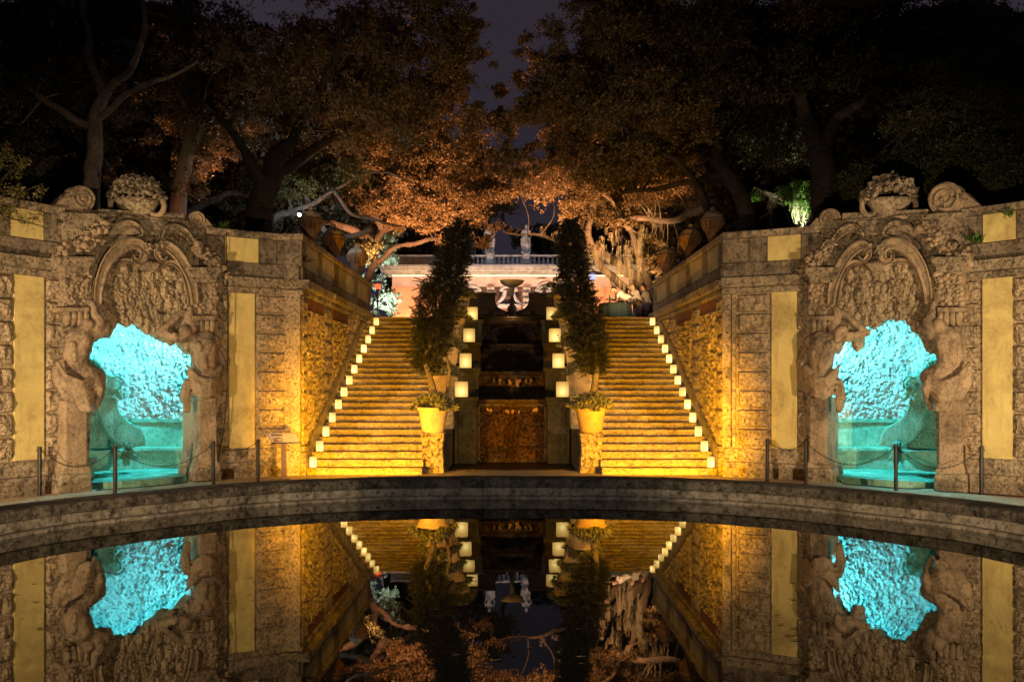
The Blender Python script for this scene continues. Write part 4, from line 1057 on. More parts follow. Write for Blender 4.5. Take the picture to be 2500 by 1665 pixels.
# fountain and curved screen at head of the cascade
FD = 33.0
fz = lambda py: CZ-(py-YH)*FD/F
fx = lambda px: (px-1250)*FD/F
t = thing('tazza_fountain', 'slender stone fountain with a wide shallow bowl above the cascade', 'fountain', (0, FD, 4.28))
mb = MB(); mb.lathe([(0,fz(703)),(.10,fz(702)),(.25,fz(698)),(.38,fz(692)),(.42,fz(687)),(.43,fz(685)),(.41,fz(685)),(.3,fz(689)),(0,fz(691))], (0,FD,0), 30); obj('bowl', mb, M['palepot'], t, smooth=True)
mb = MB(); mb.lathe([(.30,4.28),(.26,4.36),(.14,4.45),(.17,4.60),(.16,fz(750)),(.07,fz(742)),(.10,fz(736)),(.055,fz(725)),(.075,fz(712)),(.10,fz(704)),(.11,fz(702))], (0,FD,0), 20); obj('stem', mb, M['palepot'], t, smooth=True)
mb = MB(); mb.tube([(0,FD,fz(690)),(0,FD,fz(683))], .015, 6); obj('jet_nozzle', mb, M['metal'], t)
t = thing('baroque_screen', 'low dark curved stone screen with scalloped gaps behind the cascade top', 'garden wall', (0, FD-.6, 4.28))
for s in (-1, 1):
    ou = [(14,784),(12,776),(10,768),(8,762),(16,758),(24,756),(34,750),(39,742),(41,732),(41,719),(62,719),(62,715),(140,712),(140,730),(118,730),(108,733),(104,740),(108,748),(112,756),(112,784)]
    if s < 0: ou = [(-a, b2) for a, b2 in ou]
    f = [P(1250+a, b2, FD-.75) for a, b2 in ou]; bk = [p + V((0,.3,0)) for p in f]; n = len(f)
    mb = MB(); mb.add(f+bk, [tuple(range(n)), tuple(range(2*n-1, n-1, -1))] + [(i, n+i, n+(i+1) % n, (i+1) % n) for i in range(n)]); obj('scalloped_wall', mb, M['cascade'], t, bevel=.02)
    mb = MB(); a, b2 = sorted((fx(1250+s*40)*.977, fx(1250+s*150))); zz = CZ+(YH-719)*(FD-.85)/F; mb.box(a, b2, FD-.85, FD-.35, zz, zz+.07); obj('coping', mb, M['pier'], t, bevel=.02)
    mb = MB(); a, b2 = sorted((fx(1250+s*14), fx(1250+s*44))); mb.box(a, b2, FD-1.1, FD-.8, 4.1, fz(764)); obj('base_block', mb, M['cascade'], t, bevel=.03)
mb = MB(); mb.box(-2.2, 2.2, 31.4, 32.4, 3.6, 4.27); obj('cascade_head_wall', mb, M['cascade'], cs)

# patio heaters
def heater(px, D, top, lab, glow):
    base = P(px, 700, D); base.z = 4.284; t = thing('patio_heater', lab, 'patio heater', tuple(base)); H = top
    mb = MB(); mb.lathe([(.025,.5),(.025,1.75),(.05,1.76),(.06,1.9),(.09,1.95)], base, 12); obj('pole', mb, M['steel'], t, smooth=True)
    mb = MB(); mb.lathe([(0,0),(.23,0),(.23,.5),(.19,.56),(0,.57)], base, 18); obj('gas_housing', mb, M['metal'], t)
    mb = MB(); mb.lathe([(0,1.95),(.10,1.95),(.14,2.10),(.13,2.16),(0,2.16)], base, 18); obj('burner', mb, glow, t, smooth=True)
    mb = MB(); mb.lathe([(.44,2.18),(.40,2.22),(.2,2.29),(0,2.31),(0,2.25),(.2,2.22),(.44,2.18)], base, 28); obj('reflector_hood', mb, M['steel'], t, smooth=True)
heater(922, 41.2, 0, 'mushroom patio heater glowing red at the top of the left stairs', M['red_hot'])
heater(1447, 37.5, 0, 'mushroom patio heater behind the right conifer', emit('faint_burner', (.6,.6,1), 1.2))

# table and people at top right
tb = P(1502, 760, 34.6); tb.z = 4.284
t = thing('round_table', 'round table under a green cloth at the top of the right stairs', 'table', tuple(tb))
mb = MB(); rows = []
for i in range(49):
    a = 2*pi*i/48; w = 1+.05*sin(a*12); rows.append([(tb.x+r*cos(a)*ww, tb.y+r*sin(a)*ww, 4.284+z) for r, z, ww in ((0,.76,1),(.55,.76,1),(.60,.74,1),(.62,.4,w),(.64,.02,w+.03*sin(a*12)))])
mb.grid(rows); obj('tablecloth', mb, plain('teal_cloth', (.002,.011,.009), .9, 0, .3, 3), t, smooth=True)
mb = MB(); mb.lathe([(0,0),(.3,0),(.3,.03),(.04,.05),(.04,.73)], (tb.x, tb.y, 4.284), 12); obj('pedestal', mb, M['metal'], t)
for i, (dx, h, lab) in enumerate(((-.22,.30,'dark wine bottle standing on the green covered table'),(.12,.22,'small bottle standing at the middle of the green covered table'))):
    mb = MB(); mb.lathe([(0,0),(.04,0),(.04,h*.6),(.015,h*.75),(.015,h),(0,h)], (tb.x+dx, tb.y-.2, 4.284+.762), 12); obj('bottle', mb, M['rubber'], None, smooth=True, label=lab, cat='bottle')
def person(bx, by, lean, face, lab, shirt):
    b0 = V((bx, by, 4.284)); t = thing('person', lab, 'person', tuple(b0))
    fx_ = V((cos(face), sin(face), 0)); lx = V((-fx_.y, fx_.x, 0)); U = V((0,0,1))
    def q(f, l, u): return b0 + fx_*f + lx*l + U*u
    hip = .93; dirv = fx_*sin(lean) + U*cos(lean)
    def tq(u, l=0, f=0): return q(0,0,hip) + dirv*u + lx*l + (fx_*cos(lean) - U*sin(lean))*f
    body = []
    for s in (-1, 1):
        body += [(q(.02,s*.10,.09), q(.03,s*.10,.50), .045,.062), (q(.03,s*.10,.50), q(0,s*.09,.92), .065,.09), (q(-.03,s*.10,.05), q(.17,s*.11,.04), .04,.03)]
        sh = tq(.46, s*.18); el = sh + (fx_*.16 - U*.24 + lx*s*.03); ha = el + fx_*.22 + U*.02
        body += [(sh, el, .05,.04), (el, ha, .038,.028), (ha, ha+fx_*.07, .032,.028)]
        for k in range(4): body.append((ha+fx_*.07+lx*(k-1.5)*.018, ha+fx_*(.13+.01*(k in (1,2)))+lx*(k-1.5)*.02-U*.015, .009,.007))
        body.append((ha+lx*s*-.02, ha+fx_*.05-lx*s*.055, .011,.009))
    body += [(q(0,0,.95), tq(.20), .14,.13), (tq(.20), tq(.42), .13,.15), (tq(.40,-.12), tq(.40,.12), .09,.09), (tq(.48), tq(.60), .055,.052), (tq(.66,0,.02), tq(.73,0,.01), .085,.09), (tq(.66,0,.10), tq(.69,0,.095), .018,.012), (tq(.62,0,.06), tq(.63,0,.07), .03,.02), (tq(.68,.095), tq(.70,.095), .015,.015), (tq(.68,-.095), tq(.70,-.095), .015,.015)]
    human('body', body, 0, M['skin'], t, .016, 3)
    cl = []
    for s in (-1, 1):
        sh = tq(.46, s*.18); el = sh + (fx_*.16 - U*.24 + lx*s*.03); cl += [(sh, el, .066,.054), (el, el+fx_*.12, .052,.045)]
    cl += [(q(0,0,.98), tq(.22), .155,.145), (tq(.22), tq(.42), .145,.16), (tq(.41,-.13), tq(.41,.13), .098,.098)]
    human('shirt', cl, 0, shirt, t, .022, 3)
    tr = []
    for s in (-1, 1): tr += [(q(.02,s*.10,.12), q(.03,s*.10,.50), .062,.075), (q(.03,s*.10,.50), q(0,s*.09,.90), .078,.105)]
    tr += [(q(0,-.06,.93), q(0,.06,.93), .125,.125)]; human('trousers', tr, 0, M['trousers'], t, .022, 3)
    human('hair', [(tq(.73,0,-.03), tq(.75,0,.0), .088,.085), (tq(.68,0,-.05), tq(.72,0,-.045), .07,.075)], 0, M['hair'], t, .02, 2)
person(P(1536,700,35.2).x, 35.2, .95, pi, 'person in a pale shirt bending low over the green table', M['shirt'])
person(P(1561,700,36.4).x, 36.4, .45, pi+.4, 'person in a light top leaning forward behind the table', M['shirt'])
person(P(1583,700,37.0).x, 37.0, .30, pi-.3, 'person in a dull grey top standing farthest right by the mossy trunk', plain('grey_top', (.25,.25,.24), .9))

# palms
def palm(px, py, D, lab, s, n=16, mat='leaf_green'):
    c = P(px, py, D); t = thing('palm', lab, 'palm', (c.x, c.y, 4.28)); mb = MB(); mb.tube([(c.x, c.y, 4.28), (c.x+.05, c.y, (4.28+c.z)/2), tuple(c)], [.08,.06,.05], 8); obj('trunk', mb, M['bark'], t)
    vs = []
    for i in range(n):
        a = 2*pi*i/n + random.uniform(-.2,.2); el = random.uniform(.1, 1.1); pts = []
        p = c.copy(); d = V((cos(a)*cos(el), sin(a)*cos(el), sin(el)))
        for k in range(14):
            pts.append(p.copy()); p += d*s/14; d.z -= .10; d.normalize()
        for k in range(2, 14):
            dd = (pts[k]-pts[k-1]).normalized(); side = dd.cross(V((0,0,1))).normalized()
            for sg in (-1, 1):
                for jj in range(2):
                    b_ = pts[k-1].lerp(pts[k], jj*.5); e = b_ + (side*sg*.8 + dd*.6 - V((0,0,.25)))*s*.30*(1-abs(k-7)/10); w = dd*.012*s*1.5
                    vs += [tuple(b_-w), tuple((b_+e)/2-w), tuple(e), tuple((b_+e)/2+w)]
    fast_mesh('fronds', np.array(vs), M[mat], t)
palm(1062, 712, 36, 'green fan of palm fronds behind the left conifer', 1.1)
palm(1352, 690, 38, 'spiky green palm beside the right conifer', .9, 14)
def tuft(W, px, py, lab, s=.35, n=60, d=-.2, mat='leaf_green', cat='plant', w=.02):
    c = np.array(W.W(px, py, d)); dd = rnd_unit(n); dd[:,2] = np.abs(dd[:,2])*1.2+.2; dd /= np.linalg.norm(dd, axis=1, keepdims=True)
    v = leaf_quads(np.repeat(c[None], n, 0) + RNG.normal(size=(n,3))*.03, rnd_unit(n), dd, RNG.uniform(.5, 1.1, n)*s, np.full(n, w)); fast_mesh('wall_plant', v, M[mat], None, lab, cat)
tuft(WA, 540, 566, 'spiky grassy tuft on the left parapet near the cable', .32)
tuft(WA, 258, 560, 'leafy weed sprouting beside the left scroll', .45, 26, .1, w=.06)
tuft(WA, 150, 545, 'dark weed clump on the parapet left of the portal', .16, 90, .08, 'leaf_dark')
tuft(WA, 742, 640, 'small leafy twig growing from the left wall corner', .30, 20, .1, 'leaf_dark', w=.07)
tuft(WB, 124, 590, 'bright green creeper on the far right of the portal', .28, 24, .1, w=.09)
tuft(WB, 452, 580, 'dark grass tuft on the right portal', .25, 60, .25, 'leaf_dark')
tuft(WB, 40, 525, 'low green weeds along the right parapet top', .16, 80, .05)

# ------------------------------------------------------------------ trees
def limb(mb, pts, r0, r1, n=9, wob=.12):
    q = catmull([P(*p) for p in pts], 6); m = len(q)
    q = [p + V((nz(p, 1.3, 1), nz(p, 1.3, 5), nz(p, 1.3, 9)))*wob for p in q]
    mb.tube(q, [(r0+(r1-r0)*(i/(m-1))**.8)*(1+.12*noise.noise(V((i*.7, r0*9, 0)))) for i in range(m)], n); return q
def tree(name, lab, limbs, crowns, leafmat_, bark, moss=None, twigs=True, lsize=.12, cat='tree'):
    """limbs [(pts(px,py,D), r0, r1)], crowns [(px,py,D,rx,ry,rD,nclump,leaves per clump,clump r)]"""
    b0 = P(*limbs[0][0][0]); t = thing(name, lab, cat, tuple(b0)); mb = MB(); node = []
    for pts, r0, r1 in limbs: node += limb(mb, pts, r0, r1)
    node_np = np.array(node); allv = []
    for (px, py, D, rx, ry, rD, nc, nl, cr) in crowns:
        for i in range(nc):
            while True:
                u = RNG.uniform(-1, 1, 3)
                if (u**2).sum() <= 1: break
            D_ = D+u[1]*rD; c = P(px+u[0]*rx, py+u[2]*ry, D_)
            if nz(c, .75, 3) < -.10: continue
            if twigs and i % 5 == 0:
                dist = np.linalg.norm(node_np-np.array(c), axis=1); a = node[int(np.argmin(dist))]; mid = a.lerp(c, .5) + V(RNG.normal(size=3))*.25*min(1, dist.min()/3)
                if dist.min() < 1.8: mb.tube(catmull([a, mid, c], 4), [.032,.03,.028,.024,.02,.017,.014,.011,.008], 5, False)
            cq = cr*RNG.uniform(.45, 1.15); n = int(nl*1.75*RNG.uniform(.6, 1.2)*(cq/cr)**1.3); kk = max(4, n//16); T = rnd_unit(kk)*np.array([1,1,.55]); S0 = RNG.normal(size=(kk,3))*cq*np.array([.45,.45,.22]); ix = RNG.integers(0, kk, n); tt = RNG.uniform(.0, 1, n)[:,None]
            C = np.array(c) + S0[ix] + T[ix]*tt*cq*.75 + RNG.normal(size=(n,3))*.035; C[:,2] -= (.10*tt[:,0]**2)*cq; d = T[ix]*.6 + rnd_unit(n)*.8
            allv.append(leaf_quads(C, rnd_unit(n), d/np.linalg.norm(d, axis=1, keepdims=True), RNG.uniform(.55, 1.25, n)*lsize, RNG.uniform(.32, .55, n)*lsize))
    obj('trunk', mb, bark, t, smooth=True)
    if allv: fast_mesh('crown', np.concatenate(allv), leafmat_, t)
    if moss:
        vs = []
        for (px, py, D, ln, w, n) in moss:
            k = D/F
            for i in range(int(n*.55)):
                a = P(px+RNG.normal()*w*1.25, py+RNG.normal()*9, D+RNG.normal()*.15); l = ln*k*RNG.uniform(.3, 1)
                if i % 9 == 0: tc_ = a; tl = ln*k*RNG.uniform(.15, 1)**1.2
                a = tc_ + V((RNG.normal()*.055, RNG.normal()*.05, 0)); l = tl*RNG.uniform(.3, 1)
                ph = RNG.uniform(0, 6); W_ = .003+.005*RNG.random(); q = a; ns_ = 6
                for s in range(ns_):
                    q2 = a + V((.03*sin(ph+s*1.3), .03*cos(ph+s), -l*(s+1)/ns_)); w0 = W_*(1-s/ns_*.6)
                    vs += [(q.x-w0, q.y, q.z), (q.x+w0, q.y+.004, q.z), (q2.x+w0*.8, q2.y, q2.z), (q2.x-w0*.8, q2.y, q2.z)]; q = q2
        fast_mesh('spanish_moss', np.array(vs), M['moss'], t)
    return t
O, DK = M['leaf_oak'], M['leaf_dark']; B1, B2 = M['bark'], M['bark2']
tree('oak_tree', 'massive dark live oak leaning over the left parapet', [([(637,640,25.5),(632,560,25.5),(645,470,25.6),(672,400,26),(700,360,26.3)], .48, .22), ([(650,440,25.6),(720,400,27),(780,350,28),(850,300,29),(960,240,30)], .22, .08), ([(640,450,25.5),(600,380,25),(560,320,25),(500,250,25)], .18, .06), ([(700,360,26.3),(760,260,26),(820,140,26),(830,20,26)], .18, .05)],
     [(620,180,27,240,170,3,130,330,.62), (900,190,29,240,180,3,190,330,.62), (1040,120,30.5,130,150,2.4,110,300,.55), (1110,260,31,75,120,2,46,260,.38), (1145,120,31,42,120,1.5,26,220,.3), (1195,175,31,18,24,.4,6,150,.2), (1190,245,31,20,20,.4,6,150,.2), (1150,330,31,26,50,.8,14,180,.28), (900,-40,29,300,60,2,70,260,.6)], O, B1)
tree('oak_tree', 'grey trunked oak with orange lit leaves behind the left fruit basket', [([(425,560,27),(430,480,27),(452,390,27),(468,320,27.2),(490,260,27.5)], .30, .14), ([(452,390,27),(500,320,27),(540,310,27)], .12, .05), ([(468,320,27.2),(440,240,27),(400,160,27),(360,60,27)], .12, .04)],
     [(490,330,28,110,90,1.6,80,300,.45), (460,450,27.6,40,50,.8,14,200,.3), (520,230,28.5,120,90,2,70,280,.5), (420,120,27,170,130,2,90,300,.55)], O, B2, lsize=.10)
tree('oak_tree', 'shadowy oak with long bare pale boughs at the far left', [([(215,600,24),(225,420,24),(232,300,24),(250,240,24)], .26, .14), ([(250,240,24),(300,190,24),(345,120,24),(352,30,24),(350,-60,24)], .13, .05), ([(250,240,24),(225,150,24),(205,40,24),(200,-40,24)], .13, .06), ([(232,300,24),(330,215,23.6),(410,190,23.6),(480,140,23.6)], .10, .03), ([(240,320,24),(120,250,24),(20,180,24),(-80,90,24)], .12, .05)],
     [(120,140,25,230,170,2,120,260,.6), (60,360,25,120,130,2,50,230,.5), (330,80,26,190,120,2,90,260,.6), (200,330,26.5,190,120,1.5,60,260,.55), (-160,200,24,200,260,3,90,260,.65)], DK, B2)
tree('leafy_shrub', 'sprawling light leaved bush hanging over the far left parapet', [([(-60,560,17.5),(-20,480,17.2),(20,420,17.2),(70,400,17.2)], .05, .015), ([(-20,480,17.2),(40,470,17),(110,455,17)], .03, .008), ([(0,520,17),(60,540,16.8),(110,560,16.7)], .02, .006)],
     [(10,420,17.2,60,70,.5,16,60,.20), (60,468,17.1,50,14,.3,9,34,.12), (5,540,16.9,26,70,.3,9,40,.12), (-20,250,18,50,120,1,14,60,.25), (85,545,16.8,50,22,.1,7,14,.10)], M['leaf_bush'], B1, twigs=False, lsize=.06, cat='shrub')
tree('oak_tree', 'spreading oak lit orange from below left of the stair top', [([(860,830,36),(880,740,36),(896,690,36),(917,645,36),(912,600,36.4),(935,560,36.6)], .20, .12), ([(917,645,36),(950,618,36),(990,600,36),(1040,590,36)], .12, .06), ([(935,560,36.6),(985,540,36),(1040,500,35.6),(1095,470,35)], .16, .06), ([(905,590,36.4),(860,560,35),(790,545,34),(720,560,33)], .20, .09), ([(935,560,36.6),(900,500,36),(905,440,36),(880,380,36)], .16, .05), ([(990,600,36),(1060,585,36),(1120,590,36),(1170,575,36)], .11, .04)],
     [(960,430,35.5,230,85,2.6,200,300,.55), (1090,390,35,120,80,2,80,280,.5), (1120,490,35,100,60,2,80,280,.45), (820,380,35,150,70,2,80,260,.55), (1010,520,35,110,40,1.6,50,240,.4),  (1130,590,36,60,22,1,14,160,.3), (1190,585,38,13,20,.3,12,110,.16)], O, M['bark3'], lsize=.105,
     moss=[(815,560,31,75,4,40),(752,550,30,50,7,60),(810,560,33,45,3,20)])
tree('oak_tree', 'low crooked oak bough catching white light above the left urns', [([(560,640,30),(590,580,30),(650,545,30),(700,520,30),(760,530,30),(820,575,30),(880,570,30),(905,560,30)], .17, .07), ([(450,520,31),(520,490,31),(575,470,31),(640,500,31)], .16, .07), ([(700,520,30),(760,500,30),(820,470,30),(870,425,30),(930,420,30),(1010,450,30)], .10, .03), ([(820,470,30),(860,520,30),(920,540,30),(990,560,30)], .08, .03)],
     [(620,470,31,90,50,1.4,30,220,.45), (750,430,31,90,50,1.6,40,240,.4), (830,410,31,90,50,1.6,36,240,.45), (640,540,30.6,28,22,.5,12,220,.28), (735,450,30,45,40,.6,28,170,.3), (880,600,33,40,30,.8,16,160,.3)], M['leaf_olive'], M['bark3'], lsize=.09)
tree('shrub', 'pale lit leafy shrub beside the left patio heater', [([(905,800,44),(915,750,44),(930,700,44)], .06, .03)],
     [(938,735,44,34,50,.8,44,190,.3), (930,655,44,40,44,.8,34,180,.3), (945,600,44,30,40,.8,16,150,.3)], M['leaf_pale'], B1, lsize=.09, cat='shrub')
tree('oak_tree', 'crooked black trunked oak leaning behind the right parapet urns', [([(1772,640,26.5),(1800,580,26.5),(1830,545,26.5),(1810,480,26.5),(1775,420,26.6),(1750,360,27),(1730,290,27.5)], .34, .14), ([(1770,600,26),(1740,540,26),(1715,480,26),(1690,430,26.4),(1620,370,27)], .16, .07), ([(1775,420,26.6),(1700,440,27),(1600,460,27.5),(1520,470,28)], .13, .05), ([(1750,360,27),(1800,300,27),(1850,250,27)], .10, .04)],
     [(1600,280,28,200,130,3,150,320,.6), (1420,240,30,150,130,2.4,110,300,.55), (1335,290,31,90,130,2,66,260,.42), (1262,360,32,50,90,1.6,30,240,.34), (1225,225,32,18,16,.5,5,150,.22), (1215,300,32,22,30,.5,8,160,.25), (1235,400,32,40,30,.8,12,180,.3), (1520,90,29,190,110,2.6,130,310,.6), (1410,120,30,70,90,1.6,34,220,.42), (1550,390,29,170,60,2,80,300,.5), (1295,140,31.5,30,60,1,9,130,.28), (1265,200,31.5,16,20,.4,4,120,.2), (1500,-20,29,130,50,2,50,240,.5), (1750,0,28,250,70,2,90,260,.6), (2150,-20,25,300,80,2,90,260,.6)], O, B1)
tree('oak_tree', 'thick brown trunked oak standing behind the right portal', [([(2030,620,24.5),(2020,520,24.5),(2010,430,24.6),(2000,360,24.7)], .42, .30), ([(2000,360,24.7),(1965,280,25),(1945,220,25),(1900,160,25)], .24, .12), ([(2005,370,24.7),(2050,290,24.5),(2100,250,24),(2160,210,24)], .20, .08), ([(1990,360,24.7),(1970,330,26),(1900,230,26.5),(1820,200,27),(1760,220,27)], .16, .06), ([(1945,220,25),(1970,120,25),(2010,40,25)], .13, .05), ([(1900,160,25),(1830,110,25),(1760,60,25.5)], .11, .04)],
     [(1800,130,27,200,130,2.6,140,320,.6), (2060,150,26,220,150,2.6,150,320,.6), (1930,330,27.5,130,80,1.6,50,280,.5), (2260,120,25,160,150,2.4,100,300,.6)], DK, M['bark'], moss=[(2110,430,24,60,5,14)])
tree('oak_tree', 'dim green oak with hanging moss at the far right', [([(2560,620,21),(2540,400,21),(2500,250,21),(2440,160,21)], .30, .12), ([(2520,300,21),(2420,300,21),(2320,280,21.4),(2230,300,21.8)], .13, .04), ([(2440,160,21),(2340,100,21.5),(2240,60,22)], .12, .04)],
     [(2350,300,22,170,100,1.6,110,280,.45), (2250,420,23,190,70,1.4,90,280,.42), (2450,180,21.5,150,160,1.8,100,280,.5), (2440,430,22,110,70,1.2,50,260,.4), (2700,250,21,170,240,2.4,80,280,.6), (2080,470,24,70,50,1,30,240,.36)], M['leaf_olive'], B1, lsize=.09,
     moss=[(2368,330,21.5,75,5,24),(2395,330,21.5,50,6,18),(2375,360,21.5,110,1.5,8)])
tree('oak_tree', 'moss hung oak lit gold at the top of the right stairs', [([(1604,830,38),(1594,760,38),(1566,700,37.6),(1532,663,37),(1490,630,36),(1442,600,35.4)], .27, .17), ([(1594,760,38),(1578,690,37.4),(1562,620,36),(1540,560,35)], .22, .12), ([(1442,600,35),(1438,560,35),(1446,510,35),(1450,450,35)], .16, .09), ([(1600,800,39),(1540,725,38),(1480,658,35.6),(1440,610,35.6)], .22, .12), ([(1500,548,34),(1560,532,33.6),(1640,535,33),(1690,520,32.6),(1725,505,32)], .10, .17), ([(1540,560,34.4),(1500,500,34),(1450,470,34)], .12, .05), ([(1442,600,35),(1380,590,35.4),(1330,575,36),(1290,572,36)], .12, .04)],
     [(1400,440,34.5,190,60,2.4,140,290,.5), (1600,450,33.5,190,50,2.2,90,280,.5), (1300,480,36,90,42,1.6,50,260,.42), (1480,520,34.5,130,40,1.6,60,240,.38), (1640,660,33.2,30,50,.8,26,170,.28), (1600,620,34,30,40,.8,16,160,.28), (1225,545,37,40,26,1,8,200,.3), (1530,735,35,30,30,.6,10,150,.25)], O, B2, lsize=.10,
     moss=[(1545,600,34.2,190,12,170),(1560,560,33.8,150,9,110),(1600,540,33.4,80,6,70),(1612,540,33.4,70,3,40),(1455,610,35,90,18,170),(1462,600,35,70,10,90),(1515,640,34.8,130,14,150),(1350,555,35.6,40,10,70),(1420,540,35,60,12,70),(1500,690,35.4,70,12,60),(1480,560,34.5,90,20,80),(1690,505,32.4,30,3,20)])
tree('oak_tree', 'moss draped oak lit green and white behind the right inner parapet', [([(1960,640,27),(1950,520,27),(1900,480,27),(1860,470,27)], .12, .05), ([(1920,640,28),(1925,560,28),(1915,500,28)], .06, .04), ([(1860,540,28),(1890,500,28),(1840,455,28)], .05, .02)],
     [(1930,470,26.8,40,28,.6,26,180,.24), (1835,478,28,18,8,.3,5,70,.12), (1985,495,26.5,25,25,.4,9,120,.22)], M['leaf_green'], B2, lsize=.08,
     moss=[(1965,500,26.5,80,10,190),(1945,500,26.6,80,8,120),(1900,490,27.5,80,12,80),(1880,470,27.5,60,12,60),(1985,495,26.6,60,6,60)])
tree('oak_tree', 'distant small tree against the sky behind the pavilion', [([(1160,700,62),(1170,600,62),(1180,520,62)], .3, .12)],
     [(1180,480,62,70,60,3,60,200,.8), (1090,560,62,90,60,3,50,200,.8), (1215,440,64,30,40,2,16,160,.7)], O, B1, lsize=.2)
tree('oak_tree', 'distant dark tree behind the pavilion statues', [([(1350,700,62),(1340,600,62),(1240,560,62),(1225,520,62)], .3, .1)],
     [(1340,590,62,90,40,3,60,200,.8), (1420,560,62,80,90,3,70,200,.9)], DK, B1, lsize=.2)
# far wood
vs = []
for (px, py, D, rx, ry, n) in ((200,330,50,520,330,60000),(760,380,52,330,240,42000),(1760,330,50,420,300,60000),(2350,350,46,400,330,45000),(1010,660,60,80,120,5000),(1480,640,60,120,100,6000)):
    a = RNG.normal(size=(n, 3)); a /= np.maximum(1, np.linalg.norm(a, axis=1, keepdims=True)/1.6); a /= 1.6
    D_ = D+a[:,1]*4; k = D_/F; C = np.stack([(px+a[:,0]*rx-1250)*k, D_, CZ-(py+a[:,2]*ry-YH)*k], 1)
    C = C[C[:,2] > 4.3]; n = len(C)
    sx = np.abs(C[:,0]/C[:,1]*F+1250-1230); C = C[(sx > 90) | (C[:,2] < CZ-(400-YH)*C[:,1]/F)]; n = len(C)
    vs.append(leaf_quads(C, rnd_unit(n), rnd_unit(n), RNG.uniform(.3, .6, n), RNG.uniform(.2, .3, n)))
fast_mesh('distant_wood', np.concatenate(vs), M['leaf_dark'], None, 'dense black wood filling the background behind the oaks', 'woodland', kind='stuff')

# spotlight fixture that flares on the left
fp = P(731, 525, 28.3); t = thing('spotlight', 'small bright white spotlight hung in the oak above the left parapet', 'spotlight', tuple(fp))
mb = MB(); mb.ball(fp, .05, 12, 8); obj('bulb', mb, M['white_glow'], t)
mb = MB(); mb.lathe([(.09,0),(.07,.16),(.03,.2),(0,.2)], (fp.x, fp.y+.08, fp.z-.05), 12); obj('housing', mb, M['metal'], t)

# ------------------------------------------------------------------ light
WARM = (1, .69, .385); AMB = (1, .445, .0); ORG = (1, .40, .17); CY = (.10, .82, 1.0); WHT = (.82, .9, 1)
lamp('SPOT', (-.6, 3.2, 1.0), 5000, WARM, (-7.6, 19.5, 2.3), .04, 38, .7, name='pool_flood_left')
lamp('SPOT', (.6, 3.2, 1.0), 5000, WARM, (7.6, 19.5, 2.3), .04, 38, .7, name='pool_flood_right')
lamp('SPOT', (-9.5, 9.5, 1.3), 4300, WARM, (-6.0, 20.4, 2.6), .08, 70, .8, name='side_flood_left')
lamp('SPOT', (9.5, 9.5, 1.3), 4300, WARM, (6.0, 20.4, 2.6), .08, 70, .8, name='side_flood_right')
for s in (-1, 1):
    lamp('SPOT', (s*1.6, 5.2, .34), 10000, AMB, (s*3.25, 26.5, 2.7), .05, 11, .8, name='added_stair_fill')  # added amber spot above the water, brightens the upper risers
    lamp('SPOT', (s*3.2, 17.4, .32), 3600, AMB, (s*3.4, 25, 1.6), .06, 75, .8, name='stair_far_flood')
    lamp('SPOT', (s*3.3, 19.3, .12), 640, AMB, (s*3.3, 23.4, 1.0), .07, 130, .9, name='stair_flood')
    lamp('POINT', (s*3.4, 20.2, .16), 26, AMB, None, .05, name='stair_glow')
for W in (WA, WB):
    p = W.W(402 if W.side < 0 else 330, 755, -.36); lamp('POINT', p, 470, CY, None, .04, name='grotto_lamp')
    p = W.W(488, 800, -.80); lamp('POINT', p, 850, CY, None, .08, name='grotto_lamp')
    p = W.W(190, 700, -.75); lamp('POINT', p, 420, CY, None, .06, name='grotto_lamp')
lamp('SPOT', (0, 1.6, 2.6), 1500, (1,.84,.66), (0, 11.5, .0), .3, 38, .6, name='added_kerb_fill')  # added fill lamp for the unlit middle of the kerb
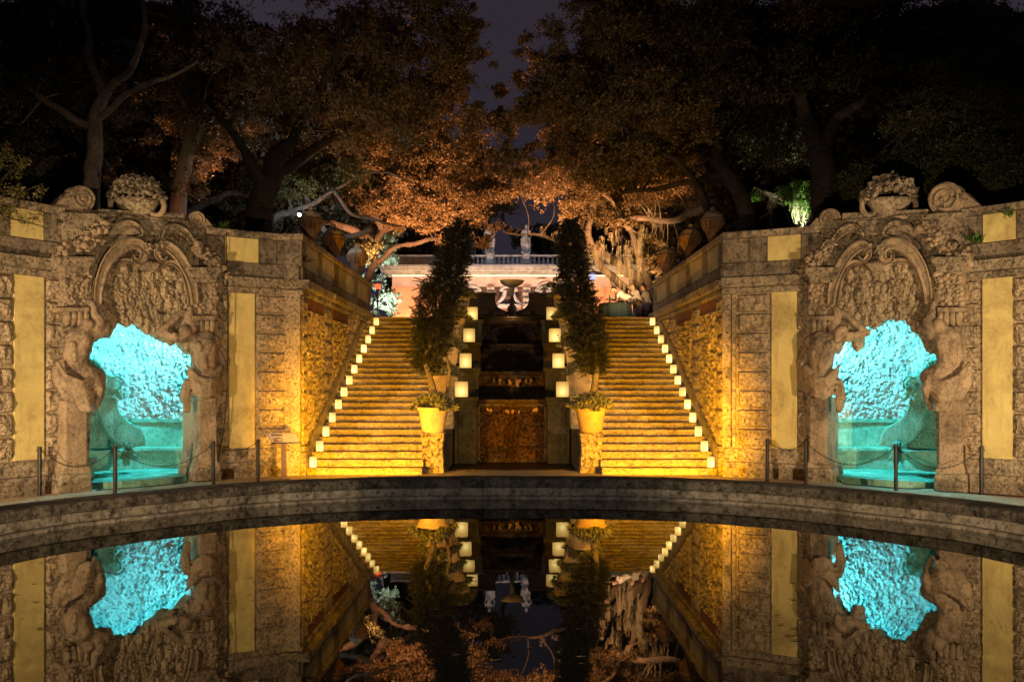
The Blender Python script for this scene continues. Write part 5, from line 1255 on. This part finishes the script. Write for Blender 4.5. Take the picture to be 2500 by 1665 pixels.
# uplights in the trees
for (px, py, D, tx, ty, tD, e, c, a) in ((540,580,29,490,330,28,420,ORG,70),(470,600,25.6,470,420,28.6,30,ORG,50),(950,700,32.5,960,420,35.4,1750,ORG,105),(1100,700,32.5,1110,400,35,1150,ORG,95),(1330,640,34,1330,440,34,900,ORG,85),
        (1560,765,31.4,1500,590,34.6,1100,(1,.52,.22),85),(1470,650,32,1420,440,34.5,500,ORG,100),(1660,560,30,1620,430,31,500,ORG,80),(925,775,41.8,936,670,44,1100,WHT,85),(1960,560,26.4,1940,460,26.8,150,(.85,1,.6),70),(1830,530,27.8,1835,480,28,12,(.85,1,.5),60),
        (800,640,29,800,250,29,150,ORG,85),(1010,640,30,1060,200,31,230,ORG,80),(1420,640,30,1400,250,31,60,ORG,90),(300,560,25.5,330,250,27,30,ORG,70)):
    lamp('SPOT', P(px, py, D), e*3.5, c, P(tx, ty, tD), .08, a, .8, name='tree_uplight')
lamp('POINT', P(734, 530, 28.6), 170, WHT, None, .05, name='oak_white_light')
lamp('POINT', P(1530, 764, 33.2), 26, (1,.95,.7), None, .05, name='added_people_fill')  # added fill lamp that brings out the people at the table
lamp('AREA', (BX(1245), BD-.95, BZ(684)), 110, (1,.60,.26), (BX(1245), BD-.1, BZ(655)), sx=13.4, sy=.08, name='cornice_wash')
lamp('AREA', (BX(1245), BD-2.6, 4.45), 1600, (1,.62,.44), (BX(1245), BD, 7.5), sx=13, sy=.4, name='facade_wash')
for px in (985, 1500): lamp('SPOT', (BX(px), BD-1.2, 4.35), 900, (1,.50,.24), (BX(px), BD+.2, 7.2), .05, 95, .7, name='wing_uplight')
lamp('SPOT', (0, 47, 9.5), 800, (.80,.80,1), (0, BD, 9.0), .2, 80, .8, name='balustrade_light')
lamp('POINT', (0, 31.0, 4.17), 14, (1,.52,.16), None, .03, name='added_fountain_fill'); lamp('POINT', (-1.9, 31.8, 4.6), 12, (1,.55,.15), None, .05, name='pot_light'); lamp('POINT', (1.9, 31.8, 4.6), 12, (1,.55,.15), None, .05, name='pot_light')  # the fountain lamp is added to lift the dark bowl
# night sky
w = bpy.data.worlds.new('World'); SC.world = w; w.use_nodes = True; nt = w.node_tree; bg = nt.nodes['Background']
tc = nt.nodes.new('ShaderNodeTexCoord'); n_ = nt.nodes.new('ShaderNodeTexNoise'); n_.inputs['Scale'].default_value = 2.2; n_.inputs['Detail'].default_value = 3
nt.links.new(tc.outputs['Generated'], n_.inputs['Vector'])
r = ramp(nt, n_.outputs[0], [(.3, (.022,.018,.026)), (.7, (.033,.026,.036))]); nt.links.new(r.outputs[0], bg.inputs[0]); bg.inputs[1].default_value = 1.0
